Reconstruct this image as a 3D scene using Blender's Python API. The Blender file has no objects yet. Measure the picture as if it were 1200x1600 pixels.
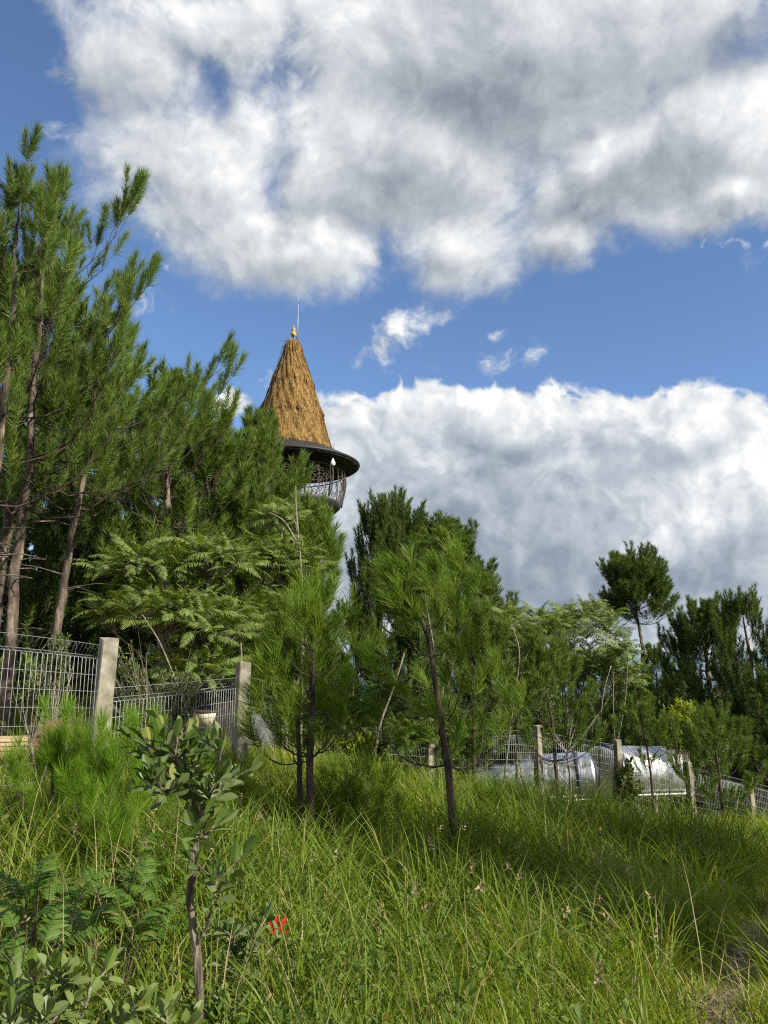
import bpy, math, random
import numpy as np
from mathutils import Vector, Matrix
R = math.radians
sc = bpy.context.scene
COL = sc.collection

# ------------------------------------------------------------------ camera
CAM_H = 1.5
PITCH = math.atan(250 / 1200.0)
cam = bpy.data.cameras.new("camera")
cam.sensor_fit = 'VERTICAL'; cam.sensor_height = 36.0; cam.sensor_width = 27.0
cam.lens = 27.0
cam.clip_start = 0.05; cam.clip_end = 20000
cam_ob = bpy.data.objects.new("camera", cam)
cam_ob.location = (0, 0, CAM_H); cam_ob.rotation_euler = (R(90) + PITCH, 0, 0)
COL.objects.link(cam_ob); sc.camera = cam_ob
cp, sp = math.cos(PITCH), math.sin(PITCH)

def ray(px, py):
    a, b = (px - 600) / 1200.0, -(py - 800) / 1200.0
    return np.array([a, cp - b * sp, sp + b * cp])

def at(px, py, Y):
    """world point seen at photo pixel (px, py) at distance Y along the view"""
    d = ray(px, py)
    return np.array([0, 0, CAM_H]) + d * (Y / d[1])

# ------------------------------------------------------------------ light
SUN_AZ, SUN_EL = 122.0, 33.0          # degrees clockwise from +Y, above horizon
sun_dir = Vector((math.sin(R(SUN_AZ)) * math.cos(R(SUN_EL)), math.cos(R(SUN_AZ)) * math.cos(R(SUN_EL)), math.sin(R(SUN_EL))))
sl = bpy.data.lights.new("sun", 'SUN'); sl.energy = 5.0; sl.angle = R(0.5); sl.color = (1.0, 0.93, 0.80)
so = bpy.data.objects.new("sun", sl); COL.objects.link(so)
so.rotation_euler = sun_dir.to_track_quat('Z', 'Y').to_euler()
so.location = (20, -12, 30)

world = bpy.data.worlds.new("World"); sc.world = world; world.use_nodes = True
world.cycles.sampling_method = 'MANUAL'; world.cycles.sample_map_resolution = 512
nt = world.node_tree; nt.nodes.clear()

class G:
    """tiny node-graph helper"""
    def __init__(s, t): s.t = t
    def n(s, typ, **kw):
        nd = s.t.nodes.new(typ)
        for k, v in kw.items(): setattr(nd, k, v)
        return nd
    def lk(s, a, b): s.t.links.new(a, b)
    def val(s, sock, v):
        if isinstance(v, bpy.types.NodeSocket): s.lk(v, sock)
        elif v is not None: sock.default_value = v
    def m(s, op, a, b=None, c=None, clamp=False):
        nd = s.n('ShaderNodeMath', operation=op, use_clamp=clamp)
        s.val(nd.inputs[0], a); s.val(nd.inputs[1], b); s.val(nd.inputs[2], c)
        return nd.outputs[0]
    def vm(s, op, a, b=None, scale=None):
        nd = s.n('ShaderNodeVectorMath', operation=op)
        s.val(nd.inputs[0], a); s.val(nd.inputs[1], b)
        if scale is not None: s.val(nd.inputs['Scale'], scale)
        return nd.outputs[0]
    def mapr(s, v, a, b, c=0.0, d=1.0, smooth=True):
        nd = s.n('ShaderNodeMapRange', interpolation_type='SMOOTHSTEP' if smooth else 'LINEAR')
        s.val(nd.inputs[0], v); s.val(nd.inputs[1], a); s.val(nd.inputs[2], b); s.val(nd.inputs[3], c); s.val(nd.inputs[4], d)
        return nd.outputs[0]
    def noise(s, v, scale, detail=4, rough=0.55, lac=2.0, out='Fac', dist=0.0):
        nd = s.n('ShaderNodeTexNoise'); s.val(nd.inputs['Vector'], v)
        nd.inputs['Scale'].default_value = scale; nd.inputs['Detail'].default_value = detail
        nd.inputs['Roughness'].default_value = rough; nd.inputs['Lacunarity'].default_value = lac
        nd.inputs['Distortion'].default_value = dist
        return nd.outputs[out]
    def mix(s, f, a, b, mode='MIX'):
        nd = s.n('ShaderNodeMix', data_type='RGBA', blend_type=mode)
        s.val(nd.inputs[0], f); s.val(nd.inputs[6], a); s.val(nd.inputs[7], b)
        return nd.outputs[2]
    def ramp(s, f, stops):
        nd = s.n('ShaderNodeValToRGB'); s.val(nd.inputs[0], f)
        e = nd.color_ramp.elements
        while len(e) < len(stops): e.new(0.5)
        for el, (p, c) in zip(e, stops): el.position = p; el.color = (*c, 1)
        return nd.outputs[0]

# ---- clouds: density as a function of sky direction (azimuth, elevation in radians)
def azel(px, py):
    d = ray(px, py); return math.atan2(d[0], d[1]), math.asin(d[2] / np.linalg.norm(d))
# soft masses of cloud: (px, py, half-width px, half-height px, weight, turn)
UPPER = [(820, 60, 520, 290, 1.25, 0), (1120, 220, 300, 185, 1.1, 0), (640, 250, 300, 220, 1.05, 0), (190, 90, 260, 170, .74, 0),
         (480, 390, 200, 130, 1.0, 0), (330, 250, 240, 160, .85, 0), (740, 380, 130, 120, .9, 0), (905, 330, 110, 90, .85, 0), (930, 240, 190, 130, 1.1, 0),
         (1150, 320, 170, 90, .95, 0), (560, 440, 110, 60, .62, 0), (330, 30, 200, 100, .8, 0)]
UHOLES = [(480, 105, 90, 80, .26, 0), (230, 290, 60, 40, .2, 0), (440, 250, 50, 80, .25, 0), (30, 150, 80, 130, .5, 0), (330, 110, 40, 90, .22, 15), (610, 410, 30, 60, .14, 0)]
USHADE = [(760, 130, 220, 160, .8, 0), (1010, 260, 160, 90, .8, 0), (1100, 90, 240, 130, .5, 0), (640, 290, 130, 90, .6, 0), (430, 330, 90, 60, .4, 0), (180, 140, 170, 90, .35, 0)]
LOWER = [(900, 860, 380, 225, 1.4, 0), (640, 800, 230, 170, 1.2, 0), (1120, 830, 220, 180, 1.25, 0), (520, 725, 90, 100, .8, 0),
         (800, 690, 150, 85, .95, 0), (680, 715, 110, 75, .8, 0), (1080, 690, 120, 90, .95, 0), (950, 730, 120, 80, .8, 0), (600, 700, 100, 65, .6, 0),
         (860, 1010, 900, 150, 1.3, 0), (420, 940, 300, 170, 1.0, 0), (350, 640, 40, 25, .5, 0), (90, 660, 140, 60, .6, 0)]
LSHADE = [(800, 850, 270, 170, 1.0, 0), (630, 750, 110, 90, .5, 0), (940, 740, 160, 60, .7, -8), (1000, 950, 330, 90, .7, 0), (1150, 920, 110, 90, .6, 0), (620, 860, 150, 110, .7, 0)]
LBRIGHT = [(1040, 830, 85, 70, .8, -20), (1050, 770, 60, 60, .5, 0), (820, 850, 26, 16, .6, 0), (560, 840, 70, 60, .5, 0), (1170, 760, 60, 70, .4, 0)]
WISPS = [(655, 540, 105, 42, .58, 25), (822, 556, 60, 38, .5, 20), (690, 500, 50, 35, .34, 40), (110, 60, 170, 90, .46, -20), (120, 215, 70, 40, .36, 20)]

def build_density():
    t = bpy.data.node_groups.new("cloud_density", 'ShaderNodeTree')
    t.interface.new_socket("Vector", in_out='INPUT', socket_type='NodeSocketVector')
    t.interface.new_socket("Direction", in_out='INPUT', socket_type='NodeSocketVector')
    t.interface.new_socket("Upper", in_out='OUTPUT', socket_type='NodeSocketFloat')
    t.interface.new_socket("Lower", in_out='OUTPUT', socket_type='NodeSocketFloat')
    t.interface.new_socket("UpperShade", in_out='OUTPUT', socket_type='NodeSocketFloat')
    t.interface.new_socket("LowerShade", in_out='OUTPUT', socket_type='NodeSocketFloat')
    g = G(t); gi = g.n('NodeGroupInput'); go = g.n('NodeGroupOutput')
    v = gi.outputs[0]; dv = gi.outputs[1]
    w1 = g.vm('SCALE', g.vm('SUBTRACT', g.noise(dv, 5.0, 5, .55, out='Color'), (.5, .5, .5)), scale=.16)
    vw = g.vm('ADD', v, w1); dw = g.vm('ADD', dv, w1)
    def blobs(lst, vec):
        acc = None
        for (px, py, a, b, w, rot) in lst:
            az, el = azel(px, py); az2, _ = azel(px + a, py); _, el2 = azel(px, py - b)
            mp = g.n('ShaderNodeMapping', vector_type='TEXTURE')
            g.lk(vec, mp.inputs[0])
            mp.inputs[1].default_value = (az, el, 0); mp.inputs[2].default_value = (0, 0, R(rot)); mp.inputs[3].default_value = (abs(az2 - az) * 1.25, abs(el2 - el) * 1.25, 1)
            gr = g.n('ShaderNodeTexGradient', gradient_type='SPHERICAL'); g.lk(mp.outputs[0], gr.inputs[0])
            x = g.m('MULTIPLY', g.m('POWER', gr.outputs['Fac'], .8), w)
            acc = x if acc is None else g.m('SMOOTH_MAX', acc, x, .12)
        return acc
    # wispy upper deck, elsewhere unseen cloud, thickened to whiten fill light and reflections
    az = g.n('ShaderNodeSeparateXYZ'); g.lk(v, az.inputs[0])
    away = g.mapr(g.m('ABSOLUTE', az.outputs[0]), .62, .95)
    fu = g.noise(dw, 4.2, 9, .56)
    fine = g.noise(g.vm('ADD', dw, (7, 3, 0)), 15, 8, .62)
    hole = g.m('MULTIPLY', blobs(UHOLES, vw), 1.3)
    up = g.m('SUBTRACT', g.m('MAXIMUM', blobs(UPPER, vw), g.m('MULTIPLY', away, .58)), hole)
    wv = g.vm('MULTIPLY', dw, (1.0, 1.0, 1.6))
    wf = g.noise(wv, 17, 8, .6)
    up = g.m('ADD', up, g.m('MULTIPLY', g.m('SUBTRACT', fu, .5), 1.25))
    up = g.m('ADD', up, g.m('MULTIPLY', g.m('SUBTRACT', fine, .5), .55))
    up = g.m('SUBTRACT', up, .26)
    wb = blobs(WISPS, vw); wi = g.m('SUBTRACT', g.m('ADD', wb, g.m('MULTIPLY', g.m('MULTIPLY', g.m('SUBTRACT', wf, .5), 2.2), g.mapr(wb, .02, .22))), .34)
    up = g.m('MAXIMUM', up, g.m('MULTIPLY', wi, .6))
    # heaped lower bank: billowy noise
    lo = blobs(LOWER, g.vm('ADD', v, g.vm('SCALE', w1, scale=.55)))
    b1 = g.m('ABSOLUTE', g.m('SUBTRACT', g.noise(dw, 9, 2, .5), .5))
    b2 = g.m('ABSOLUTE', g.m('SUBTRACT', g.noise(g.vm('ADD', dw, (3, 9, 0)), 21, 2, .5), .5))
    b3 = g.m('ABSOLUTE', g.m('SUBTRACT', g.noise(g.vm('ADD', dw, (5, 1, 0)), 48, 3, .55), .5))
    bil = g.m('ADD', g.m('MULTIPLY', b1, 1.2), g.m('ADD', g.m('MULTIPLY', b2, .6), g.m('MULTIPLY', b3, .34)))
    lo = g.m('SUBTRACT', g.m('ADD', lo, g.m('MULTIPLY', g.m('SUBTRACT', fu, .5), .8)), bil)
    lo = g.m('SUBTRACT', lo, .10)
    g.lk(up, go.inputs[0]); g.lk(lo, go.inputs[1])
    g.lk(blobs(USHADE, vw), go.inputs[2])
    g.lk(g.m('SUBTRACT', blobs(LSHADE, vw), blobs(LBRIGHT, vw)), go.inputs[3])
    return t

def build_world():
    g = G(nt)
    out = g.n('ShaderNodeOutputWorld'); bg = g.n('ShaderNodeBackground'); g.lk(bg.outputs[0], out.inputs[0])
    sky = g.n('ShaderNodeTexSky', sky_type='NISHITA', sun_disc=False)
    sky.sun_elevation = R(SUN_EL); sky.sun_rotation = R(SUN_AZ); sky.altitude = 1500
    sky.air_density = 1.0; sky.dust_density = .6; sky.ozone_density = 3.0
    tc = g.n('ShaderNodeTexCoord'); d = tc.outputs['Generated']
    sx = g.n('ShaderNodeSeparateXYZ'); g.lk(d, sx.inputs[0])
    v = g.n('ShaderNodeCombineXYZ')
    g.lk(g.m('ARCTAN2', sx.outputs[0], sx.outputs[1]), v.inputs[0]); g.lk(g.m('ARCSINE', sx.outputs[2]), v.inputs[1])
    v = v.outputs[0]
    grp = build_density()
    def dens(vec, dvec):
        nd = g.n('ShaderNodeGroup'); nd.node_tree = grp; g.lk(vec, nd.inputs[0]); g.lk(dvec, nd.inputs[1]); return nd.outputs
    a = dens(v, d)
    b = dens(g.vm('ADD', v, (.015, .022, 0)), g.vm('ADD', d, (.015, 0, .021)))
    # upper deck
    ua = g.mapr(a[0], -.08, .34)
    ulit = g.m('MULTIPLY', g.m('SUBTRACT', a[0], b[0]), 1.15)
    ub = g.m('ADD', g.m('SUBTRACT', .92, g.m('MULTIPLY', a[2], .50)), ulit)
    ub = g.m('MINIMUM', g.m('MAXIMUM', ub, .22), 1.15)
    ucol = g.ramp(g.m('DIVIDE', ub, 1.2), [(0, (.14, .165, .21)), (.3, (.25, .285, .34)), (.6, (.48, .515, .56)), (.8, (.70, .73, .76)), (1, (1, .99, .97))])
    # lower bank
    la = g.mapr(a[1], -.02, .14)
    llit = g.m('MULTIPLY', g.m('SUBTRACT', a[1], b[1]), 1.05)
    lb = g.m('ADD', g.m('SUBTRACT', .78, g.m('MULTIPLY', a[3], .47)), llit)
    lb = g.m('MINIMUM', g.m('MAXIMUM', lb, .20), 1.15)
    lcol = g.ramp(g.m('DIVIDE', lb, 1.2), [(0, (.17, .21, .27)), (.3, (.29, .345, .42)), (.6, (.50, .55, .61)), (.8, (.74, .77, .80)), (1, (1.05, 1.03, 1.0))])
    K = 1 / .1
    base = g.mix(1.0, sky.outputs[0], (SKY_TINT[0], SKY_TINT[1], SKY_TINT[2], 1), 'MULTIPLY')
    sc_ = lambda col: g.mix(1.0, col, (K * CLOUD, K * CLOUD, K * CLOUD, 1), 'MULTIPLY')
    s1 = g.mix(ua, base, sc_(ucol))
    s2 = g.mix(la, s1, sc_(lcol))
    # pale air low over the horizon
    g.lk(s2, bg.inputs[0]); bg.inputs[1].default_value = .1
CLOUD = .625
SKY_TINT = (.98, 1.03, 1.09)
build_world()

sc.view_settings.view_transform = 'Standard'; sc.view_settings.look = 'None'
sc.view_settings.exposure = 0.78; sc.view_settings.gamma = 1.0; sc.view_settings.use_curve_mapping = False
sc.render.engine = 'CYCLES'
cy = sc.cycles
cy.max_bounces = 5; cy.diffuse_bounces = 2; cy.glossy_bounces = 2; cy.transmission_bounces = 3; cy.transparent_max_bounces = 4
cy.use_denoising = False; cy.filter_width = 1.15; cy.sample_clamp_indirect = 4
cy.caustics_reflective = False; cy.caustics_refractive = False

# ------------------------------------------------------------------ helpers
def unit(v):
    v = np.asarray(v, float); return v / (np.linalg.norm(v, axis=-1, keepdims=True) + 1e-12)

class MB:
    """collects vertices and faces and links them as one mesh object"""
    def __init__(s): s.V = []; s.T = []; s.Q = []; s.c = 0
    def add(s, V, T=None, Q=None):
        V = np.asarray(V, float).reshape(-1, 3)
        if T is not None and len(T): s.T.append(np.asarray(T, np.int64).reshape(-1, 3) + s.c)
        if Q is not None and len(Q): s.Q.append(np.asarray(Q, np.int64).reshape(-1, 4) + s.c)
        s.V.append(V); s.c += len(V)
    def tube(s, P, r, n=6, rough=0, rng=None, cap=True):
        P = np.asarray(P, float); m = len(P)
        r = np.broadcast_to(np.asarray(r, float), (m,))
        T = unit(np.gradient(P, axis=0))
        ref = np.array([0, 0, 1.]) if abs(T[0][2]) < .8 else np.array([1., 0, 0])
        A = unit(np.cross(T, ref)); B = np.cross(T, A)
        a = np.arange(n) * 2 * np.pi / n
        rr = np.repeat(r[:, None], n, 1)
        if rough: rr = rr * (1 + rough * (rng.random((m, n)) - .5))
        V = P[:, None] + rr[..., None] * (np.cos(a)[None, :, None] * A[:, None] + np.sin(a)[None, :, None] * B[:, None])
        i = np.arange(m - 1)[:, None] * n; j = np.arange(n)[None]; k = (j + 1) % n
        Q = np.stack([i + j, i + k, i + n + k, i + n + j], -1).reshape(-1, 4)
        V = V.reshape(-1, 3)
        T3 = None
        if cap:
            V = np.vstack([V, P[:1], P[-1:]]); b = m * n
            T3 = np.concatenate([np.stack([k[0], j[0], np.full(n, b)], -1), np.stack([j[0] + (m - 1) * n, k[0] + (m - 1) * n, np.full(n, b + 1)], -1)])
        s.add(V, T3, Q)
    def box(s, c, h, M=None, taper=1.0):
        V = np.array([[x, y, z] for z in (-1, 1) for y in (-1, 1) for x in (-1, 1)], float) * np.asarray(h)
        V[4:, :2] *= taper
        if M is not None: V = V @ np.asarray(M).T
        s.add(V + np.asarray(c), None, [[0, 2, 3, 1], [4, 5, 7, 6], [0, 1, 5, 4], [2, 6, 7, 3], [0, 4, 6, 2], [1, 3, 7, 5]])
    def bar(s, a, b, r, n=4): s.tube([a, b], r, n)
    def lathe(s, prof, c, n=48, closed=False):
        prof = np.asarray(prof, float); m = len(prof); a = np.arange(n) * 2 * np.pi / n
        V = np.stack([prof[:, 0:1] * np.cos(a), prof[:, 0:1] * np.sin(a), np.repeat(prof[:, 1:2], n, 1)], -1).reshape(-1, 3)
        i = np.arange(m - 1)[:, None] * n; j = np.arange(n)[None]; k = (j + 1) % n
        s.add(V + np.asarray(c), None, np.stack([i + j, i + k, i + n + k, i + n + j], -1).reshape(-1, 4))
    def build(s, name, mat, parent=None, smooth=True):
        V = np.concatenate(s.V) if s.V else np.zeros((0, 3))
        if parent is not None: V = V - np.array(parent.location)
        T = np.concatenate(s.T) if s.T else np.zeros((0, 3), np.int64); Q = np.concatenate(s.Q) if s.Q else np.zeros((0, 4), np.int64)
        me = bpy.data.meshes.new(name)
        me.vertices.add(len(V)); me.vertices.foreach_set("co", V.astype(np.float32).ravel())
        L = np.concatenate([T.ravel(), Q.ravel()]).astype(np.int32)
        me.loops.add(len(L)); me.loops.foreach_set("vertex_index", L)
        st = np.concatenate([np.arange(len(T)) * 3, len(T) * 3 + np.arange(len(Q)) * 4]).astype(np.int32)
        me.polygons.add(len(st)); me.polygons.foreach_set("loop_start", st)
        me.polygons.foreach_set("use_smooth", np.full(len(st), bool(smooth)))
        me.update(calc_edges=True)
        if mat: me.materials.append(mat)
        ob = bpy.data.objects.new(name, me); COL.objects.link(ob)
        if parent is not None: ob.parent = parent
        return ob

def tag(o, label=None, cat=None, group=None, kind=None):
    if label: o["label"] = label
    if cat: o["category"] = cat
    if group: o["group"] = group
    if kind: o["kind"] = kind
    return o
def empty(name, loc, label, cat, group=None):
    o = bpy.data.objects.new(name, None); o.location = tuple(float(c) for c in loc); o.empty_display_size = .2
    COL.objects.link(o); return tag(o, label, cat, group)

# smooth random field on the ground plane
_nr = np.random.default_rng(77)
_wv = [(_nr.normal(size=2) * f, _nr.random() * 6.28, 1 / f ** .8) for f in (.25, .4, .7, 1.1, 1.7, 2.6) for _ in range(4)]
def field(x, y, k=1.0):
    s = 0; t = 0
    for (d, p, w) in _wv: s = s + w * np.sin((d[0] * x + d[1] * y) * k + p); t += w * w
    return s / math.sqrt(t * .5)          # about unit variance

# ------------------------------------------------------------------ terrain height
_gp = [at(*p) for p in [(145, 1222, 7.5), (375, 1190, 10), (440, 1195, 13), (670, 1240, 15), (843, 1262, 17), (972, 1275, 18), (1085, 1292, 19),
                        (1178, 1312, 20.5), (487, 1325, 8), (715, 1330, 8), (560, 1300, 9), (850, 1325, 10), (1000, 1340, 12), (1150, 1420, 8),
                        (900, 1440, 7), (30, 1225, 7), (20, 1185, 9), (250, 1330, 5.2), (40, 1350, 5), (1190, 1325, 13)]]
_gp += [np.array(p, float) for p in [(0, 0, 0), (-2, 1, .1), (2, 1, -.1), (0, 3, 0), (1.6, 3.6, -.1), (-1.5, 3.4, 0.02), (0, 5, -.12), (2.4, 5, -.3), (-1.6, 5, .05), (0, -8, .2), (9, 0, -.6), (18, 0, -1.2), (-9, 0, .6),
        (9, 9, -1.5), (20, 18, -4.5), (-10, 20, 1.2), (-20, 40, 2.2), (-4, 32, -.2), (-7, 14, .8), (-3, 17, .2), (10, 32, -5), (22, 42, -8.5), (0, 48, -3), (0, 75, -7), (-40, 75, 0), (45, 75, -15), (6, 24, -3.2), (13, 25, -4.2), (2, 24, -1.9), (-2, 24, -.6), (14, 13, -2.6), (7, 6, -.9)]]
_gp = np.array(_gp)
def gz(x, y):
    x = np.asarray(x, float); y = np.asarray(y, float)
    sh = np.broadcast(x, y).shape; X = np.broadcast_to(x, sh).ravel(); Y = np.broadcast_to(y, sh).ravel()
    out = np.empty(len(X))
    for a in range(0, len(X), 20000):
        xs, ys = X[a:a + 20000], Y[a:a + 20000]
        d = np.hypot(xs, ys); sg = (1.0 + .11 * d) ** 2
        w = 1 / (((xs[:, None] - _gp[:, 0]) ** 2 + (ys[:, None] - _gp[:, 1]) ** 2) / sg[:, None] + .25) ** 2.2
        z = (w * _gp[:, 2]).sum(1) / w.sum(1)
        f = np.clip((d - 60) / 60, 0, 1); f = f * f * (3 - 2 * f)
        zf = -12 - np.clip(d - 60, 0, 1200) * .045
        out[a:a + 20000] = z * (1 - f) + zf * f + .035 * np.clip(field(xs * 1.6, ys * 1.6), -2, 2)
    return out.reshape(sh) if sh else float(out[0])
def on(px, py, Y):
    """ground point under the pixel column px at distance Y (py only guides the look-up)"""
    p = at(px, py, Y); p[2] = gz(p[0], p[1]); return p

# ------------------------------------------------------------------ materials
def mat(name):
    m = bpy.data.materials.new(name); m.use_nodes = True
    t = m.node_tree; t.nodes.clear(); g = G(t)
    o = g.n('ShaderNodeOutputMaterial'); return m, g, o
def C4(c): return (c[0], c[1], c[2], 1)
def foliage(name, lo, hi, odd=None, odd_p=.06, trans=.42, tint=(1.25, 1.2, .5), rough=.5, spec=.25, patch=1.2, back=None, pw=.35):
    """leaf material: each leaf its own tone, sun shines through"""
    m, g, o = mat(name)
    geo = g.n('ShaderNodeNewGeometry'); rnd = geo.outputs['Random Per Island']
    tc = g.n('ShaderNodeTexCoord')
    nz = g.noise(tc.outputs['Object'], patch, 2, .5)
    f = g.m('ADD', g.m('MULTIPLY', rnd, 1 - pw), g.m('MULTIPLY', g.mapr(nz, .3, .7), pw))
    col = g.mix(f, C4(lo), C4(hi))
    if odd is not None:
        r2 = g.m('FRACT', g.m('MULTIPLY', rnd, 57.31))
        col = g.mix(g.m('LESS_THAN', r2, odd_p), col, C4(odd))
    if back is not None:
        col = g.mix(g.m('MULTIPLY', geo.outputs['Backfacing'], .8), col, C4(back))
    b = g.n('ShaderNodeBsdfPrincipled'); g.lk(col, b.inputs['Base Color']); b.inputs['Roughness'].default_value = rough
    b.inputs['Specular IOR Level'].default_value = spec
    tr = g.n('ShaderNodeBsdfTranslucent'); g.lk(g.mix(1, col, C4(tint), 'MULTIPLY'), tr.inputs[0])
    mx = g.n('ShaderNodeMixShader'); mx.inputs[0].default_value = trans
    g.lk(b.outputs[0], mx.inputs[1]); g.lk(tr.outputs[0], mx.inputs[2]); g.lk(mx.outputs[0], o.inputs[0])
    return m
def solid(name, stops, scale=6, detail=6, rough=.8, metal=0, bump=0, bscale=None, stretch=(1, 1, 1), dist=.01, spec=.3):
    """mottled hard surface with its own stains and relief"""
    m, g, o = mat(name)
    tc = g.n('ShaderNodeTexCoord'); v = g.vm('MULTIPLY', tc.outputs['Object'], stretch)
    nz = g.noise(v, scale, detail, .6)
    col = g.ramp(g.mapr(nz, .28, .72, smooth=False), stops)
    b = g.n('ShaderNodeBsdfPrincipled'); g.lk(col, b.inputs['Base Color'])
    b.inputs['Metallic'].default_value = metal; b.inputs['Specular IOR Level'].default_value = spec
    g.val(b.inputs['Roughness'], g.m('ADD', rough - .08, g.m('MULTIPLY', g.noise(v, scale * 3, 3), .16)))
    if bump:
        bp = g.n('ShaderNodeBump'); bp.inputs['Strength'].default_value = bump; bp.inputs['Distance'].default_value = dist
        g.lk(g.noise(v, bscale or scale * 4, 6, .65), bp.inputs['Height']); g.lk(bp.outputs[0], b.inputs['Normal'])
    g.lk(b.outputs[0], o.inputs[0]); return m

M = {}
M['pine_big'] = foliage('pine_needles', (.050, .100, .016), (.165, .245, .040), (.17, .16, .04), .05, trans=.27, patch=.8, tint=(1.3, 1.2, .4))
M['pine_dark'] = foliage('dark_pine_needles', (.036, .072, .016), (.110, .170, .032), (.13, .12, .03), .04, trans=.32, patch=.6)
M['pine_young'] = foliage('young_pine_needles', (.060, .120, .012), (.185, .285, .026), (.19, .18, .04), .05, trans=.36, patch=1.5, tint=(1.3, 1.2, .4))
M['pine_seedling'] = foliage('seedling_needles', (.090, .180, .012), (.200, .340, .028), (.24, .30, .04), .05, trans=.45, patch=2, tint=(1.3, 1.2, .4))
M['feather'] = foliage('feathery_leaves', (.050, .100, .014), (.165, .235, .028), (.30, .32, .05), .08, trans=.36, patch=1.6, back=(.18, .24, .07))
M['feather_dark'] = foliage('dark_feathery_leaves', (.050, .100, .016), (.130, .195, .030), (.22, .22, .04), .05, trans=.40, patch=1.0)
M['yellow_leaf'] = foliage('yellow_green_leaves', (.13, .20, .02), (.30, .34, .03), None, trans=.45)
M['shrub'] = foliage('small_shrub_leaves', (.050, .080, .020), (.130, .170, .050), (.22, .18, .07), .08, trans=.35)
M['glossy'] = foliage('leathery_leaves', (.045, .090, .016), (.110, .165, .034), (.20, .22, .05), .08, trans=.26, rough=.42, spec=.3, back=(.12, .16, .06))
M['pale_leaf'] = foliage('pale_weed_leaves', (.075, .13, .02), (.17, .24, .045), (.26, .24, .09), .1, trans=.36, back=(.18, .23, .08))
M['fern'] = foliage('fern_fronds', (.050, .110, .016), (.120, .200, .030), (.19, .17, .05), .06, trans=.38)
M['red_leaf'] = foliage('red_young_leaves', (.45, .03, .02), (.65, .06, .035), None, trans=.45, tint=(1.1, .6, .4))
M['grass'] = foliage('meadow_grass', (.075, .135, .012), (.275, .355, .030), (.40, .33, .15), .08, trans=.45, patch=.9, tint=(1.32, 1.2, .35), pw=.45)
M['tall_grass'] = foliage('tall_grass', (.060, .115, .012), (.215, .290, .028), (.32, .28, .11), .05, trans=.44, patch=.9, tint=(1.3, 1.2, .35), pw=.5)
M['straw'] = foliage('dry_grass', (.24, .19, .09), (.42, .36, .19), None, trans=.25)
M['litter'] = foliage('dry_litter', (.10, .065, .04), (.36, .27, .17), None, trans=.1)
M['weed'] = foliage('weeds', (.060, .115, .018), (.150, .220, .040), (.24, .19, .07), .06, trans=.40)
M['bark'] = solid('pine_bark', [(0, (.022, .018, .015)), (.45, (.075, .058, .046)), (.7, (.16, .128, .10)), (1, (.38, .31, .24))], 9, 8, .9, bump=.9, bscale=14, stretch=(1, 1, .35), dist=.03)
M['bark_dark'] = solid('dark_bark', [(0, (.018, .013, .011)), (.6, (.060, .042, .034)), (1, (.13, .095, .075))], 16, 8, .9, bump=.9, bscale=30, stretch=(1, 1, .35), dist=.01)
M['twig'] = solid('pale_bark', [(0, (.09, .08, .055)), (.6, (.19, .17, .125)), (1, (.34, .31, .24))], 12, 5, .8, bump=.4)
M['gnarl'] = solid('furrowed_bark', [(0, (.022, .017, .012)), (.5, (.095, .075, .052)), (1, (.30, .25, .19))], 40, 8, .9, bump=1, bscale=60, stretch=(1, 1, .16), dist=.01)
M['concrete'] = solid('weathered_concrete', [(0, (.07, .062, .046)), (.3, (.17, .155, .115)), (.7, (.27, .25, .195)), (1, (.37, .35, .28))], 7, 9, .9, bump=.5, bscale=30, dist=.006)
M['wire'] = solid('galvanised_wire', [(0, (.20, .21, .215)), (1, (.38, .39, .40))], 30, 3, .5, metal=.4, spec=.5)
M['iron'] = solid('dark_iron', [(0, (.010, .010, .011)), (1, (.035, .032, .030))], 8, 5, .6, spec=.4)
M['iron_wire'] = solid('rusted_wire', [(0, (.05, .042, .036)), (1, (.13, .11, .09))], 20, 4, .7)
M['gold'] = solid('ochre_paint', [(0, (.32, .17, .03)), (1, (.55, .33, .07))], 9, 4, .4, spec=.6)
M['thatch'] = solid('straw_thatch', [(0, (.12, .070, .024)), (.35, (.20, .120, .042)), (.7, (.31, .195, .070)), (1, (.43, .29, .12))], 5, 9, .95, bump=.6, bscale=22, stretch=(2.4, 2.4, .55), dist=.05, spec=.1)
M['bulb'] = solid('white_plastic', [(0, (.75, .75, .74)), (1, (.82, .82, .82))], 4, 2, .3)
M['soil'] = solid('trodden_soil', [(0, (.045, .030, .018)), (.5, (.12, .080, .048)), (1, (.26, .19, .12))], 9, 9, .95, bump=.8, bscale=30, dist=.03)
M['red_soil'] = solid('orange_soil', [(0, (.26, .13, .055)), (.5, (.40, .22, .10)), (1, (.52, .34, .18))], 3, 9, .95, bump=.6, bscale=20, dist=.03)
M['brown_wood'] = solid('red_brown_board', [(0, (.11, .045, .028)), (1, (.22, .10, .065))], 8, 6, .7, bump=.3, stretch=(1, 6, 6))
M['plywood'] = solid('pale_board', [(0, (.36, .26, .14)), (1, (.52, .41, .25))], 6, 6, .8, bump=.2, stretch=(1, 5, 5))
M['dark_wood'] = solid('dark_slats', [(0, (.025, .020, .017)), (1, (.075, .055, .042))], 8, 6, .8, bump=.4, stretch=(6, 6, 1))
M['cream'] = solid('cream_cloth', [(0, (.50, .42, .30)), (1, (.64, .56, .43))], 7, 4, .85, bump=.3)
M['white'] = solid('white_sheet', [(0, (.60, .61, .62)), (1, (.80, .80, .79))], 5, 5, .6, bump=.2)
M['white_paint'] = solid('white_painted_steel', [(0, (.62, .63, .62)), (1, (.78, .78, .77))], 9, 5, .5)
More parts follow.
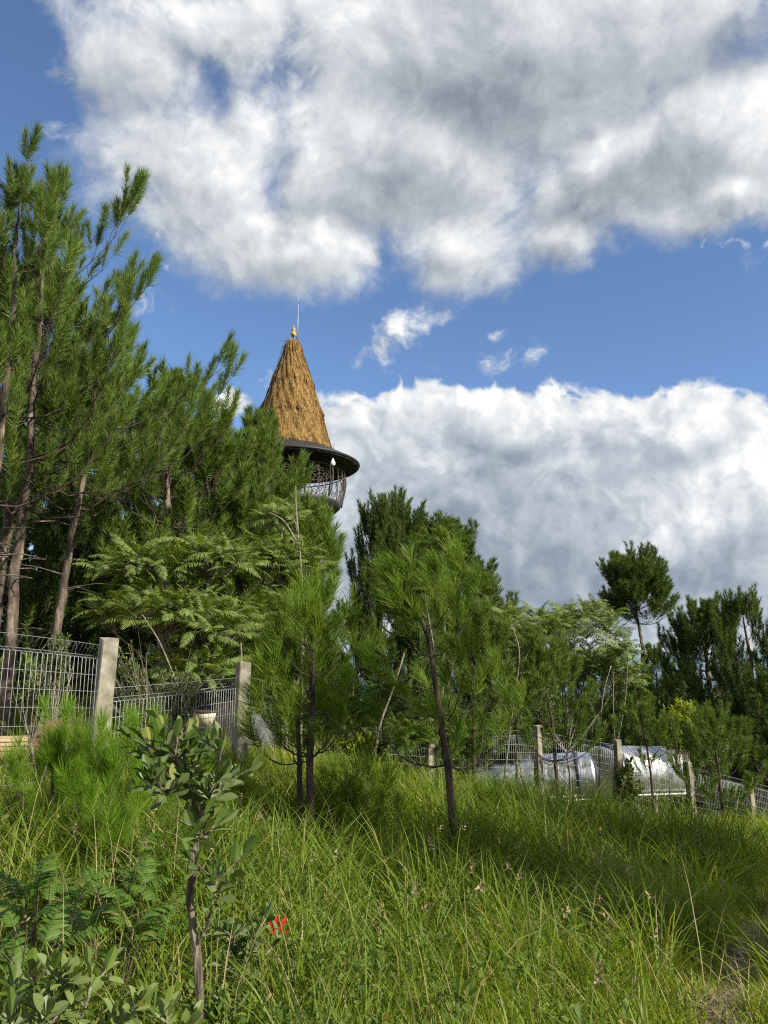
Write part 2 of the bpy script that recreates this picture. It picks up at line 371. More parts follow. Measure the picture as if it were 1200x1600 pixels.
M['navy_shade'] = solid('tank_shade_band', [(0, (.020, .028, .045)), (1, (.05, .06, .085))], 7, 4, .45, spec=.5)  # shade at the tank end and gap, painted as dark blue
M['hill'] = solid('haze_tinted_hill', [(0, (.10, .15, .20)), (1, (.16, .22, .28))], .004, 6, 1.0)  # haze is put into this bluish hill colour, no air is modelled
def ground_mat():
    m, g, o = mat('meadow_ground')
    tc = g.n('ShaderNodeTexCoord'); v = tc.outputs['Object']
    f = g.noise(v, 1.3, 8, .6); f2 = g.noise(v, 11, 6, .65)
    col = g.ramp(g.m('ADD', g.m('MULTIPLY', f, .5), g.m('MULTIPLY', f2, .5)), [(.32, (.030, .026, .012)), (.48, (.045, .060, .018)), (.6, (.085, .085, .035)), (.75, (.14, .11, .055))])
    b = g.n('ShaderNodeBsdfPrincipled'); g.lk(col, b.inputs[0]); b.inputs['Roughness'].default_value = .95; b.inputs['Specular IOR Level'].default_value = .1
    bp = g.n('ShaderNodeBump'); bp.inputs['Distance'].default_value = .05; g.lk(f2, bp.inputs['Height']); g.lk(bp.outputs[0], b.inputs['Normal'])
    g.lk(b.outputs[0], o.inputs[0]); return m
M['ground'] = ground_mat()
def steel_mat():
    m, g, o = mat('brushed_steel')
    tc = g.n('ShaderNodeTexCoord'); v = tc.outputs['Object']
    b = g.n('ShaderNodeBsdfPrincipled'); b.inputs['Metallic'].default_value = 1
    g.lk(g.ramp(g.noise(v, 3, 5), [(.3, (.78, .79, .79)), (.7, (.92, .92, .91))]), b.inputs[0])
    g.val(b.inputs['Roughness'], g.mapr(g.noise(v, 5, 4), .3, .7, .26, .46))
    bp = g.n('ShaderNodeBump'); bp.inputs['Distance'].default_value = .03; bp.inputs['Strength'].default_value = .6
    g.lk(g.noise(g.vm('MULTIPLY', v, (1, .25, .25)), 9, 4, .5), bp.inputs['Height']); g.lk(bp.outputs[0], b.inputs['Normal'])
    g.lk(b.outputs[0], o.inputs[0]); return m
M['steel'] = steel_mat()

# ------------------------------------------------------------------ ground, path, hills
def build_ground():
    mb = MB()
    rr = np.concatenate([np.linspace(0.4, 30, 130), np.geomspace(30.6, 9000, 70)])
    na = 240; a = np.arange(na) * 2 * np.pi / na
    X = rr[:, None] * np.cos(a); Y = rr[:, None] * np.sin(a); Z = gz(X, Y)
    V = np.stack([X, Y, Z], -1).reshape(-1, 3); m = len(rr)
    i = np.arange(m - 1)[:, None] * na; j = np.arange(na)[None]; k = (j + 1) % na
    V = np.vstack([V, [[0, 0, gz(0, 0)]]])
    mb.add(V, np.stack([np.full(na, m * na), j[0], k[0]], -1), np.stack([i + j, i + na + j, i + na + k, i + k], -1).reshape(-1, 4))
    tag(mb.build('ground', M['ground']), kind='structure')
    # trodden path on the right
    P = [at(1105, 1600, 3.2), at(1128, 1600, 3.5), at(1130, 1530, 4.3), at(1165, 1470, 5.4), at(1205, 1420, 7.2), at(1250, 1390, 9)]
    P = np.array(P)[:, :2]; P = np.vstack([[1.25, 1.0], [1.28, 2.2], P])
    t = np.linspace(0, len(P) - 1, 60); C = np.stack([np.interp(t, np.arange(len(P)), P[:, d]) for d in (0, 1)], -1)
    for _ in range(4): C[1:-1] = (C[:-2] + 2 * C[1:-1] + C[2:]) / 4
    d = unit(np.gradient(C, axis=0)); n = np.stack([-d[:, 1], d[:, 0]], -1)
    w = .065 + .02 * field(C[:, 0] * 3, C[:, 1] * 3); rows = []
    for s in np.linspace(-1, 1, 6):
        q = C + n * (s * w)[:, None]; rows.append(np.column_stack([q, gz(q[:, 0], q[:, 1]) + .012 - .02 * (1 - s * s)+ .012]))
    V = np.array(rows); r, c = V.shape[:2]; i = np.arange(r - 1)[:, None] * c + np.arange(c - 1)
    mb = MB(); mb.add(V.reshape(-1, 3), None, np.stack([i, i + 1, i + c + 1, i + c], -1).reshape(-1, 4))
    tag(mb.build('path', M['soil']), kind='structure')
    # bare orange earth behind the fence, far left
    mb = MB(); c0 = on(20, 1175, 9.2); th = np.arange(40) * 2 * np.pi / 40
    V = [c0 + [0, 0, .03]]; F = []
    for k, f in enumerate((.3, .55, .8, 1.0)):
        x = c0[0] - .8 + f * 2.3 * np.cos(th) * (1 + .12 * np.sin(3 * th)); y = c0[1] + .5 + f * 2.0 * np.sin(th) * (1 + .1 * np.cos(5 * th))
        V += list(np.column_stack([x, y, gz(x, y) + .03 - .026 * (k == 3)]))
    j = np.arange(40); k2 = (j + 1) % 40
    Q = np.concatenate([np.stack([1 + a * 40 + j, 1 + (a + 1) * 40 + j, 1 + (a + 1) * 40 + k2, 1 + a * 40 + k2], -1) for a in range(3)])
    V[0] = np.array([c0[0] - .8, c0[1] + .5, gz(c0[0] - .8, c0[1] + .5) + .03])
    mb.add(V, np.stack([np.zeros(40, int), 1 + j, 1 + k2], -1), Q); tag(mb.build('bare_earth', M['red_soil']), kind='structure')
    # far hills
    mb = MB(); az = np.linspace(R(-60), R(75), 160); rows = []
    top = 75 + 26 * np.sin(az * 7 + 1) + 16 * np.sin(az * 17) + 9 * np.sin(az * 41 + 2)
    for q in range(7):
        rad = 2300 + q * 170; z = -70 + (top + 70) * math.sin(q / 6 * math.pi / 2) ** 1.2 + 6 * np.sin(az * 63 + q * 2) * (q > 0)
        rows.append(np.stack([rad * np.sin(az), rad * np.cos(az), z], -1))
    rows.append(np.stack([3900 * np.sin(az), 3900 * np.cos(az), 0 * az - 70], -1))
    V = np.array(rows); r, c = V.shape[:2]; i = np.arange(r - 1)[:, None] * c + np.arange(c - 1)
    mb.add(V.reshape(-1, 3), None, np.stack([i, i + 1, i + c + 1, i + c], -1).reshape(-1, 4))
    tag(mb.build('hills', M['hill']), kind='structure')
build_ground()

# ------------------------------------------------------------------ foliage templates
def shoot_tpl(rng, n, L, nl, w, ang=42, bend=0.0, two=False):
    """a pine shoot: needles spraying forward round an axis along +Z"""
    t = rng.random(n) ** .85; ph = rng.random(n) * 2 * np.pi
    th = np.radians(ang * (1.25 - .75 * t) * (.6 + .7 * rng.random(n)))
    d = np.stack([np.sin(th) * np.cos(ph), np.sin(th) * np.sin(ph), np.cos(th)], -1)
    b = np.zeros((n, 3)); b[:, 2] = t * L; b += d * .01
    ln = nl * (.7 + .45 * rng.random(n))[:, None]
    sd = unit(np.cross(d, rng.normal(size=(n, 3)))) * (w / 2)
    if not two:
        V = np.stack([b - sd, b + sd, b + d * ln + np.array([0, 0, bend * .5]) * ln], 1)
        return V, np.arange(n * 3).reshape(n, 3), None, np.tile([0, 0, 1.], n)
    mid = b + d * ln * .55; tip = b + d * ln + np.array([0, 0, bend]) * ln
    V = np.stack([b - sd, b + sd, mid + sd * .9, mid - sd * .9, tip], 1)
    i = np.arange(n)[:, None] * 5
    return V, i + np.array([3, 2, 4]), i + np.array([0, 1, 2, 3]), np.tile([0, 0, .3, .3, 1.], n)

def leaf_quad(d, up, L, W, fold=.25, at0=None, curl=.15, base=.15, wide=.55):
    """leaf blades: rounded outline, folded along the midrib, curling toward the tip (17 vertices each)"""
    d = unit(d); s = unit(np.cross(d, up)); u = np.cross(s, d); n = len(d)
    L = np.broadcast_to(L, (n,))[:, None]; W = np.broadcast_to(W, (n,))[:, None]
    ts = (0, .14, .32, .52, .72, .88, 1)
    e = math.log(.5) / math.log(wide)
    ws = [math.sin(math.pi * t ** e) ** .8 * .5 if 0 < t < 1 else 0 for t in ts]
    rows = [at0 + d * L * t + u * L * (-curl * t * t) for t in ts]
    for k in range(1, 6):
        for sg in (-1, 1): rows.append(rows[k] + s * W * ws[k] * sg + u * W * ws[k] * fold * 1.2 + d * L * .03)
    V = np.stack(rows, 1); i = np.arange(n)[:, None] * 17
    Lf = lambda k: 7 + (k - 1) * 2; Rt = lambda k: 8 + (k - 1) * 2
    T = [[0, Lf(1), 1], [0, 1, Rt(1)], [Lf(5), 6, 5], [5, 6, Rt(5)]]; Q = []
    for k in range(1, 5): Q += [[Lf(k), Lf(k + 1), k + 1, k], [k, k + 1, Rt(k + 1), Rt(k)]]
    return V.reshape(-1, 3), np.concatenate([i + np.array(q) for q in T]), np.concatenate([i + np.array(q) for q in Q])

def rosette_tpl(rng, n, L, W, th=(20, 75), stem=.25, wide=.6, fold=.3, curl=.15):
    """leaves set spirally round a short stem along +Z"""
    k = np.arange(n); ph = k * 2.4 + rng.random(n) * .4; a = np.radians(np.linspace(th[1], th[0], n) + rng.normal(size=n) * 8)
    d = np.stack([np.sin(a) * np.cos(ph), np.sin(a) * np.sin(ph), np.cos(a)], -1)
    b = np.zeros((n, 3)); b[:, 2] = np.linspace(-stem, 0, n)
    V, T, Q = leaf_quad(d, np.array([[0, 0, 1.]]) + .3 * rng.normal(size=(n, 3)), L * (.7 + .5 * rng.random(n)), W * (.8 + .4 * rng.random(n)), fold, b, curl, wide=wide)
    return V, T, Q, None

def frond_tpl(rng, L, pairs, pl, pw, arch=.5, subs=0):
    """a feathery compound leaf: arching rachis along +Z bending toward +X, with pairs of narrow leaflets"""
    t = np.linspace(.12, 1, pairs); a = arch * t ** 1.3
    # integrate the arch
    tt = np.linspace(0, 1, 40); aa = arch * tt ** 1.2; X = np.cumsum(np.sin(aa)) / 40 * L; Z = np.cumsum(np.cos(aa)) / 40 * L
    cx, cz = np.interp(t, tt, X), np.interp(t, tt, Z)
    V = []; Q = []; T = []
    for s in (-1, 1):
        ax = np.stack([np.sin(a), 0 * a, np.cos(a)], -1); nrm = np.stack([np.cos(a), 0 * a, -np.sin(a)], -1)
        y = np.array([0, s, 0.])
        d = unit(y * .85 + ax * .5 - nrm * (-.22) + rng.normal(size=(pairs, 3)) * .10)
        ln = pl * np.sin(np.pi * (.18 + .78 * t)) ** .8 * (.85 + .3 * rng.random(pairs))
        b = np.stack([cx, 0 * cx, cz], -1)
        sd = unit(np.cross(d, nrm + rng.normal(size=(pairs, 3)) * .2)) * pw / 2
        mid = b + d * ln[:, None] * .5 + nrm * (ln * .05)[:, None]; tip = b + d * ln[:, None] + nrm * (ln * .28)[:, None]
        o = len(V) * 0 + sum(len(v) for v in V)
        V.append(np.stack([b - sd * .5, b + sd * .5, mid + sd, mid - sd, tip], 1).reshape(-1, 3))
        i = np.arange(pairs)[:, None] * 5 + o
        Q.append(i + np.array([0, 1, 2, 3])); T.append(i + np.array([3, 2, 4]))
    # rachis as a thin blade
    o = sum(len(v) for v in V); q = np.stack([X[::8], 0 * X[::8], Z[::8]], -1); w = pw * .22
    V.append(np.concatenate([q + [0, w, 0], q - [0, w, 0]])); k = len(q); i = np.arange(k - 1)
    Q.append(np.stack([i, i + 1, i + k + 1, i + k], -1) + o)
    return np.concatenate(V), np.concatenate(T), np.concatenate(Q), None

def place(mb, tpls, pos, dr, scale, rng, wind=None, roll=None):
    """copies of templates put at pos, their +Z along dr"""
    pos = np.asarray(pos, float); dr = unit(dr); m = len(pos)
    if m == 0: return
    ref = np.where(np.abs(dr[:, 2:3]) < .95, np.array([[0, 0, 1.]]), np.array([[1., 0, 0]]))
    A = unit(np.cross(ref, dr)); B = np.cross(dr, A)
    if roll is None:
        r = rng.random(m) * 6.28; A, B = A * np.cos(r)[:, None] + B * np.sin(r)[:, None], B * np.cos(r)[:, None] - A * np.sin(r)[:, None]
    else:                                   # +X of the template points down and outward
        A = unit(np.cross(np.cross(dr, np.array([0, 0, -1.])), dr) + 1e-6); B = np.cross(dr, A); r = rng.normal(size=m) * roll; A, B = A * np.cos(r)[:, None] + B * np.sin(r)[:, None], B * np.cos(r)[:, None] - A * np.sin(r)[:, None]
    Rm = np.stack([A, B, dr], -1) * np.asarray(scale).reshape(-1, 1, 1)
    which = rng.integers(0, len(tpls), m)
    for k, (V, T, Q, tipw) in enumerate(tpls):
        ix = np.nonzero(which == k)[0]
        if not len(ix): continue
        v = V.reshape(-1, 3); W = np.einsum('mij,nj->mni', Rm[ix], v) + pos[ix][:, None]
        if wind is not None and tipw is not None: W = W + tipw[None, :, None] * np.asarray(wind)
        o = (np.arange(len(ix)) * len(v))[:, None, None]
        mb.add(W, None if T is None else (T[None] + o).reshape(-1, 3), None if Q is None else (Q[None] + o).reshape(-1, 4))

def sph(az, el): return np.array([math.cos(el) * math.cos(az), math.cos(el) * math.sin(az), math.sin(el)])

# ------------------------------------------------------------------ trees
def curve_pts(P, n, rng=None, wob=0.0):
    P = np.asarray(P, float); t = np.linspace(0, len(P) - 1, n)
    C = np.stack([np.interp(t, np.arange(len(P)), P[:, d]) for d in range(3)], -1)
    for _ in range(max(1, n // 5)): C[1:-1] = (C[:-2] + 2 * C[1:-1] + C[2:]) / 4
    if wob:
        w = np.cumsum(rng.normal(size=(n, 3)), 0) * wob; w -= np.linspace(0, 1, n)[:, None] * w[-1]; w[:, 2] = 0; C = C + w
    return C

def pine(label, path, r0, seed, crown=.4, blen=1.5, whorl=.45, k=5, e0=12, e1=55, up=.45, shape=None, tpl=None, tw=.30, sscale=1.0, updir=.7,
         foliage_mat='pine_big', bark='bark', wind=None, group=None, name='pine_tree', bare=0, twn=5, lean=None, rootdepth=.25, bthick=1.0, skew=None, thin=0.0, twin=.40, jit=.3, jx=.2):
    rng = np.random.default_rng(seed)
    path = np.asarray(path, float); base = path[0].copy()
    root = empty(name, base, label, 'tree', group)
    p2 = path.copy(); p2[0] = p2[0] - [0, 0, rootdepth]
    H = np.linalg.norm(path[-1] - path[0])
    n = max(10, int(H * 5)); T = curve_pts(p2, n, rng, .006 * H ** .5)
    s = np.linspace(0, 1, n); rad = r0 * (1 - s) ** .8 + .008
    rad[:2] *= 1.15
    tr = MB(); bo = MB(); tr.tube(T, rad, 10 if r0 > .06 else 7, .16, rng)
    cr = MB(); pos = []; dr = []; scl = []
    hs = np.arange(crown * H, H * .965, whorl); hs = hs + rng.normal(size=len(hs)) * whorl * .15
    for h in hs:
        f = np.clip(h / H, 0, 1); c = np.clip((f - crown) / (1 - crown), 0, 1)
        B = np.array([np.interp(f, s, T[:, d]) for d in range(3)])
        L = blen * (shape(c) if shape else (1 - c) ** .75 * (.72 + .28 * min(1, c / .15)))
        a0 = rng.random() * 6.28; kk = k + rng.integers(-1, 2)
        for q in range(kk):
            if thin and rng.random() < thin: continue
            az = a0 + q * 6.283 / kk + rng.normal() * .25; l = L * (1 - jit + (jit + jx) * rng.random()) + .12
            if skew is not None: l *= 1 + skew[1] * math.cos(az - skew[0])
            el = R(e0 + (e1 - e0) * c ** 1.4 + rng.normal() * 7)
            ss = np.linspace(0, 1, 7)[:, None]; hd = np.array([math.cos(az), math.sin(az), 0])
            side = np.array([-hd[1], hd[0], 0]) * rng.normal() * .12
            P = B + hd * (l * math.cos(el)) * ss + np.array([0, 0, 1]) * (l * math.sin(el) * ss + up * l * ss ** 2.2 - .10 * l * np.sin(ss * 3.14)) + side * l * ss ** 2
            P[1:-1] += rng.normal(size=(5, 3)) * .02 * l
            br = max(.004, min(.30 * np.interp(f, s, rad), .012 + .014 * l)) * bthick
            bo.tube(P, br * np.linspace(1, .35, 7), 5, cap=False)
            tips = [(P[-1], P[-1] - P[-2], 1.15)]
            if l > .9:
                for sg in (-1, 1): tips.append((P[-1] - (P[-1] - P[-2]) * .5, unit(P[-1] - P[-2]) + np.array([-hd[1], hd[0], .3]) * sg * .6 + [0, 0, .3], .95))
            nt = max(2, int(twn * min(1.6, l / .9)))
            for u in np.linspace(twin, .93, nt) if l > .3 else ():
                for sg in (-1, 1):
                    if rng.random() < .12: continue
                    i = min(5, int(u * 6)); b = P[i] + (P[i + 1] - P[i]) * (u * 6 - i); ax = unit(P[i + 1] - P[i])
                    sa = np.array([-ax[1], ax[0], 0]) * sg
                    d = unit(ax * .8 + sa * (.55 + .4 * rng.random()) + np.array([0, 0, .25 + .3 * rng.random()]) + rng.normal(size=3) * .12)
                    tl = tw * l * (1.15 - u * .7) * (.6 + .6 * rng.random()) + .05
                    e = b + d * tl + np.array([0, 0, .25 * tl])
                    bo.tube([b, b + d * tl * .55, e], [br * .45, br * .35, br * .25], 4, cap=False)
                    tips.append((e, e - b, .85 + .3 * rng.random()))
                    if tl > .42: tips.append((b + (e - b) * .5, d + rng.normal(size=3) * .5, .75))
            for (p, d, z) in tips:
                pos.append(p); dr.append(unit(unit(d) * (1 - updir * .5) + np.array([0, 0, updir]) * (.6 + .4 * rng.random()) + rng.normal(size=3) * .14)); scl.append(z)
    # leader candles
    for q in range(7):
        d = unit(unit(T[-1] - T[-3]) + (0 if q == 0 else .55) * np.append(rng.normal(size=2), 0)); e = T[-1] - d * .1
        pos.append(e); dr.append(d + np.array([0, 0, .6])); scl.append(1.1)
        pos.append(T[-2]); dr.append(d + rng.normal(size=3) * .3); scl.append(1.0)
    # a few dead stubs below the crown
    for q in range(bare):
        f = crown * (.45 + .55 * rng.random()); B = np.array([np.interp(f, s, T[:, d]) for d in range(3)]); az = rng.random() * 6.28; l = .4 + .8 * rng.random()
        P = [B, B + np.array([math.cos(az), math.sin(az), .15]) * l * .5, B + np.array([math.cos(az + .2), math.sin(az + .2), .05]) * l]
        tr.tube(P, [.014, .009, .004], 4, cap=False)
    dr = np.array(dr)
    if lean is not None: dr = dr + np.asarray(lean)
    place(cr, tpl, np.array(pos), dr, np.array(scl) * sscale, rng, wind)
    tr.build('trunk', M[bark], root); bo.build('boughs', M['bark_dark'], root); cr.build('crown', M[foliage_mat], root, smooth=False)
    return root

_r = np.random.default_rng(5)
TP_BIG = [shoot_tpl(_r, 190, .44, .20, .0085, 42) for _ in range(6)]
TP_MID = [shoot_tpl(_r, 150, .46, .21, .0125, 46) for _ in range(6)]
TP_FAR = [shoot_tpl(_r, 80, .48, .17, .020, 58) for _ in range(5)]
TP_CANDLE = [shoot_tpl(_r, 130, .60, .15, .014, 46) for _ in range(5)]
TP_YOUNG = [shoot_tpl(_r, 95, .22, .22, .0046, 42, -.06, True) for _ in range(8)]
TP_SEED = [shoot_tpl(_r, 150, .30, .17, .0036, 46, .10, True) for _ in range(6)]

def line(pts, Y): return [on(pts[0][0], pts[0][1], Y)] + [at(px, py, Y) for (px, py) in pts[1:]]

# large pines on the left
GP = 'tall pines at the left'
pine('tall pine at the photo edge whose top rises highest on the left', line([(-42, 1190), (4, 700), (33, 300)], 11), .098, 11, .40, 2.1, .74, 4, 4, 48, .42, shape=lambda c: (1 - c) ** .6 * (.75 + .25 * min(1, c / .1)), tpl=TP_BIG, twin=.42, jit=.45, jx=.0, tw=.25, twn=3, sscale=1.0, group=GP, bare=6, skew=(0.1, .25))
pine('tall pine with a pinkish trunk passing left of the concrete post', line([(3, 1165), (45, 700), (75, 350)], 12), .095, 12, .40, 2.75, .72, 4, 2, 46, .42, shape=lambda c: (1 - c) ** .6 * (.75 + .25 * min(1, c / .1)), tpl=TP_BIG, twin=.42, jit=.45, jx=.0, tw=.25, twn=3, sscale=1.0, group=GP, bare=8, skew=(0.2, .3))
pine('leaning pine whose slanting trunk meets the wire fence panel', line([(62, 1160), (88, 940), (128, 720), (152, 590)], 13), .088, 13, .52, 2.0, .55, 4, 10, 46, .34, tpl=TP_BIG, twin=.42, jit=.45, jx=.0, tw=.25, twn=3, sscale=1.0, group=GP, bare=5, skew=(0, .25))
pine('thick dark trunked pine between the two front trunks at the edge', line([(-30, 1180), (28, 690), (62, 430)], 13.6), .115, 14, .50, 1.9, .55, 5, 6, 50, .4, tpl=TP_MID, group=GP, bare=5)
pine('pine with long upswept boughs reaching toward the thatched cone', line([(250, 1150), (267, 800), (268, 610)], 16), .12, 15, .30, 2.1, .62, 4, 8, 46, .36, tpl=TP_MID, twin=.42, jit=.45, jx=.0, tw=.25, twn=3, sscale=1.0, group=GP, skew=(0, .2))
pine('broad pine below the upswept boughs beside the hat roof', line([(325, 1130), (330, 850), (322, 700)], 18), .12, 16, .22, 1.9, .52, 5, 5, 46, .4, tpl=TP_MID, group=GP)
pine('pine whose tip covers the left half of the roof brim', line([(402, 1130), (405, 850), (408, 675)], 19), .11, 17, .2, 1.55, .5, 5, 6, 50, .4, tpl=TP_MID, group=GP)
pine('pine standing in front of the tower railing', line([(468, 1170), (480, 950), (485, 825)], 14), .07, 18, .25, .62, .40, 5, 6, 50, .4, tpl=TP_MID, group=GP)
# dark pines further back on the left
for i, (pts, Y, bl, lab) in enumerate([
        ([(30, 1120), (55, 640)], 23, 2.6, 'shaded pine behind the trunks at the left edge'),
        ([(120, 1110), (125, 650)], 25, 2.8, 'shaded pine filling the gap right of the slanting trunk'),
        ([(205, 1110), (200, 640)], 24, 2.8, 'shaded pine behind the pale feathery tree'),
        ([(285, 1100), (290, 680)], 26, 2.8, 'shaded pine behind the right side of the feathery tree'),
        ([(-25, 1130), (-10, 700)], 18, 2.2, 'shaded pine at the extreme left edge behind the dark trunk'),
        ([(85, 1130), (90, 760)], 19.5, 2.2, 'shaded pine directly behind the slanting trunk'),
        ([(352, 1100), (352, 760)], 23, 2.4, 'shaded pine left of the tower foot')]):
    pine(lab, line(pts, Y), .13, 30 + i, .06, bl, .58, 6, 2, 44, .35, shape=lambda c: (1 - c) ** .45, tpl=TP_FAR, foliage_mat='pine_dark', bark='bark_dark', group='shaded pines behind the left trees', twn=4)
# young pines in the meadow
GY = 'young pines in the meadow'
TY = dict(tpl=TP_YOUNG, sscale=.85, foliage_mat='pine_young', bark='bark_dark', name='young_pine', group=GY, updir=.55, tw=.36, twn=2, jit=.4, wind=(-.035, 0, .02))
pine('upright young pine left of the meadow centre with two dark stems at its foot', line([(487, 1310), (489, 1100), (490, 965)], 8), .040, 41, .34, .55, .33, 4, 8, 56, .45, **TY)
pine('slim young pine close against the left side of the upright young pine', line([(469, 1300), (468, 1150), (455, 1035)], 8.3), .028, 42, .40, .42, .27, 5, 8, 52, .4, **TY)
pine('windswept young pine with a leaning dark trunk right of centre', line([(715, 1310), (704, 1230), (682, 1100), (665, 960), (648, 962)], 8), .038, 43, .33, .82, .33, 4, 4, 50, .42, lean=(-.25, 0, .12), **TY)
TS = dict(TY); TS.update(tpl=TP_MID, sscale=.6, wind=None, foliage_mat='pine_big')
pine('small pine before the left end of the silver tank', line([(872, 1240), (862, 1130), (846, 1020)], 14.6), .035, 44, .30, .75, .26, 5, 10, 55, .4, **TS)
pine('thin sapling pine beside the post before the silver tank end', line([(1022, 1275), (1015, 1190), (1004, 1120)], 16), .026, 45, .35, .55, .28, 4, 10, 55, .4, thin=.2, **TS)
pine('small bushy pine between the last two posts on the right', line([(1132, 1298), (1125, 1220), (1113, 1130)], 16.5), .034, 46, .28, .85, .26, 5, 6, 50, .4, **TS)
pine('small dark pine right behind the windswept young pine', line([(742, 1230), (742, 1060), (738, 985)], 12.5), .04, 47, .2, .62, .28, 5, 8, 58, .45, **TS)
pine('short bush of a pine low in the tall grass', line([(556, 1300), (556, 1250)], 8.8), .016, 48, .05, .42, .13, 5, 12, 55, .4, **TY)
pine('short dark pine in the grass right of the leaning trunk', line([(770, 1300), (772, 1265)], 9.6), .016, 49, .05, .26, .14, 5, 12, 55, .4, **TY)
TB = dict(TY); TB.update(tpl=TP_SEED, sscale=.62, tw=.2, twn=1, wind=(0, 0, .01), foliage_mat='pine_seedling', group='bright pine seedlings by the post', name='pine_seedling', updir=.9)
for i, (b, t, Y, bl, lab) in enumerate([
        ((86, 1290), (84, 1180), 5.6, .34, 'bright green pine seedling nearest the photo edge, below the wire panel'),
        ((168, 1310), (172, 1210), 5.4, .34, 'bright green pine seedling in front of the concrete post'),
        ((215, 1300), (222, 1200), 6.0, .36, 'bright green pine seedling right of the concrete post, behind the leathery sapling'),
        ((128, 1310), (124, 1235), 5.9, .30, 'bright green pine seedling between two others, left of the concrete post'),
        ((180, 1375), (182, 1310), 4.9, .26, 'lowest bright pine seedling in front of the others'),
        ((275, 1300), (280, 1235), 6.4, .34, 'bright pine seedling half hidden by the leathery sapling')]):
    pine(lab, line([b, t], Y), .012, 60 + i, .08, bl * .8, .17, 4, 30, 62, .5, **TB)
# pines beyond the fence, centre and right
GC = 'pines beyond the fence'
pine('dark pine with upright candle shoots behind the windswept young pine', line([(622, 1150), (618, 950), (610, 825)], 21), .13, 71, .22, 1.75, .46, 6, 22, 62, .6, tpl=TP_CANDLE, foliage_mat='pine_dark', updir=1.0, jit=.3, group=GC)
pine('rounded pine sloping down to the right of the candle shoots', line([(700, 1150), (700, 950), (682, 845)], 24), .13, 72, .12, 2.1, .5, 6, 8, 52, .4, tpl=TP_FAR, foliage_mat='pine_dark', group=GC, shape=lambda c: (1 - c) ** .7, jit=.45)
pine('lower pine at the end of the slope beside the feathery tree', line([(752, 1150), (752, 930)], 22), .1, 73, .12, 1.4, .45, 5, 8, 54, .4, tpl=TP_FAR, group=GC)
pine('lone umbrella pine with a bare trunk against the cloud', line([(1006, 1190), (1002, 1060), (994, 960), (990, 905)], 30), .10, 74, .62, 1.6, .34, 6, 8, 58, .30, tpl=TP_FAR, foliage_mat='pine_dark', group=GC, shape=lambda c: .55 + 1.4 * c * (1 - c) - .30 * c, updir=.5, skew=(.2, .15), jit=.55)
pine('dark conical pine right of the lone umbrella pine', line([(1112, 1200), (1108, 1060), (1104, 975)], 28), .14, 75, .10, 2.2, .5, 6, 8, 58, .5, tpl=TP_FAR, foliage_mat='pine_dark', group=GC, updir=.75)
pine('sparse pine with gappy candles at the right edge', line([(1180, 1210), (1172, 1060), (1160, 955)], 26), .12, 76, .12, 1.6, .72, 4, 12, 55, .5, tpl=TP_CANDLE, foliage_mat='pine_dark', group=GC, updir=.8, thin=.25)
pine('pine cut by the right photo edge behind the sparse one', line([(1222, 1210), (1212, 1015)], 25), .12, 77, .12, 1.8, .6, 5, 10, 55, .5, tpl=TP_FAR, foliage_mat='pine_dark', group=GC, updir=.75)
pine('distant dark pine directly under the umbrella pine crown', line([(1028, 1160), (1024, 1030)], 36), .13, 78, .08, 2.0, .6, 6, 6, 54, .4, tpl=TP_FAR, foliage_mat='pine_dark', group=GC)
for i, (b, t, Y, bl, lab) in enumerate([
        ((945, 1170), (940, 1040), 33, 2.1, 'dark pine behind the slender feathery sapling'),
        ((1068, 1190), (1066, 1055), 34, 2.1, 'dark pine between the umbrella pine trunk and the conical pine'),
        ((1150, 1215), (1146, 1065), 31, 2.2, 'dark pine low between the two right hand pines'),
        ((880, 1160), (878, 1060), 30, 1.9, 'dark pine behind the broad feathery tree'),
        ((815, 1150), (812, 1010), 29, 1.9, 'dark pine left of the broad feathery tree'),
        ((560, 1150), (556, 960), 27, 1.7, 'dark pine below the scraggly candle branches'),
        ((640, 1160), (640, 1010), 19, 1.3, 'dark pine close behind the mid fence'),
        ((990, 1190), (986, 1090), 27, 1.6, 'low dark pine just behind the silver tanks'),
        ((1200, 1240), (1198, 1080), 24, 1.7, 'dark pine behind the last fence panel'),
        ((445, 1130), (442, 960), 22, 1.3, 'dark pine at the foot of the tower')]):
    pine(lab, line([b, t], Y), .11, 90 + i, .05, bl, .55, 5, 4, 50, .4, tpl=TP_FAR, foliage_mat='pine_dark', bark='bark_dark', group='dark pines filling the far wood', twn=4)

# pines outside the frame on the right: their shade falls across the middle of the slope
for i, (x, y, h, bl, lab) in enumerate([(10.0, 1.3, 9.4, 1.9, 'pine outside the right side of the view, shading the leaning young pine'), (13.4, 2.6, 9.6, 2.2, 'pine outside the right side of the view, shading the grass before the tanks'),
                                        (16.5, 5.0, 9.0, 2.0, 'pine furthest along outside the right side of the view')]):
    z = gz(x, y); pine(lab, [[x, y, z], [x + .2, y, z + h * .5], [x, y + .2, z + h]],   .14, 140 + i, .22, bl, .5, 6, 5, 50, .4, tpl=TP_FAR, group='pines outside the view')

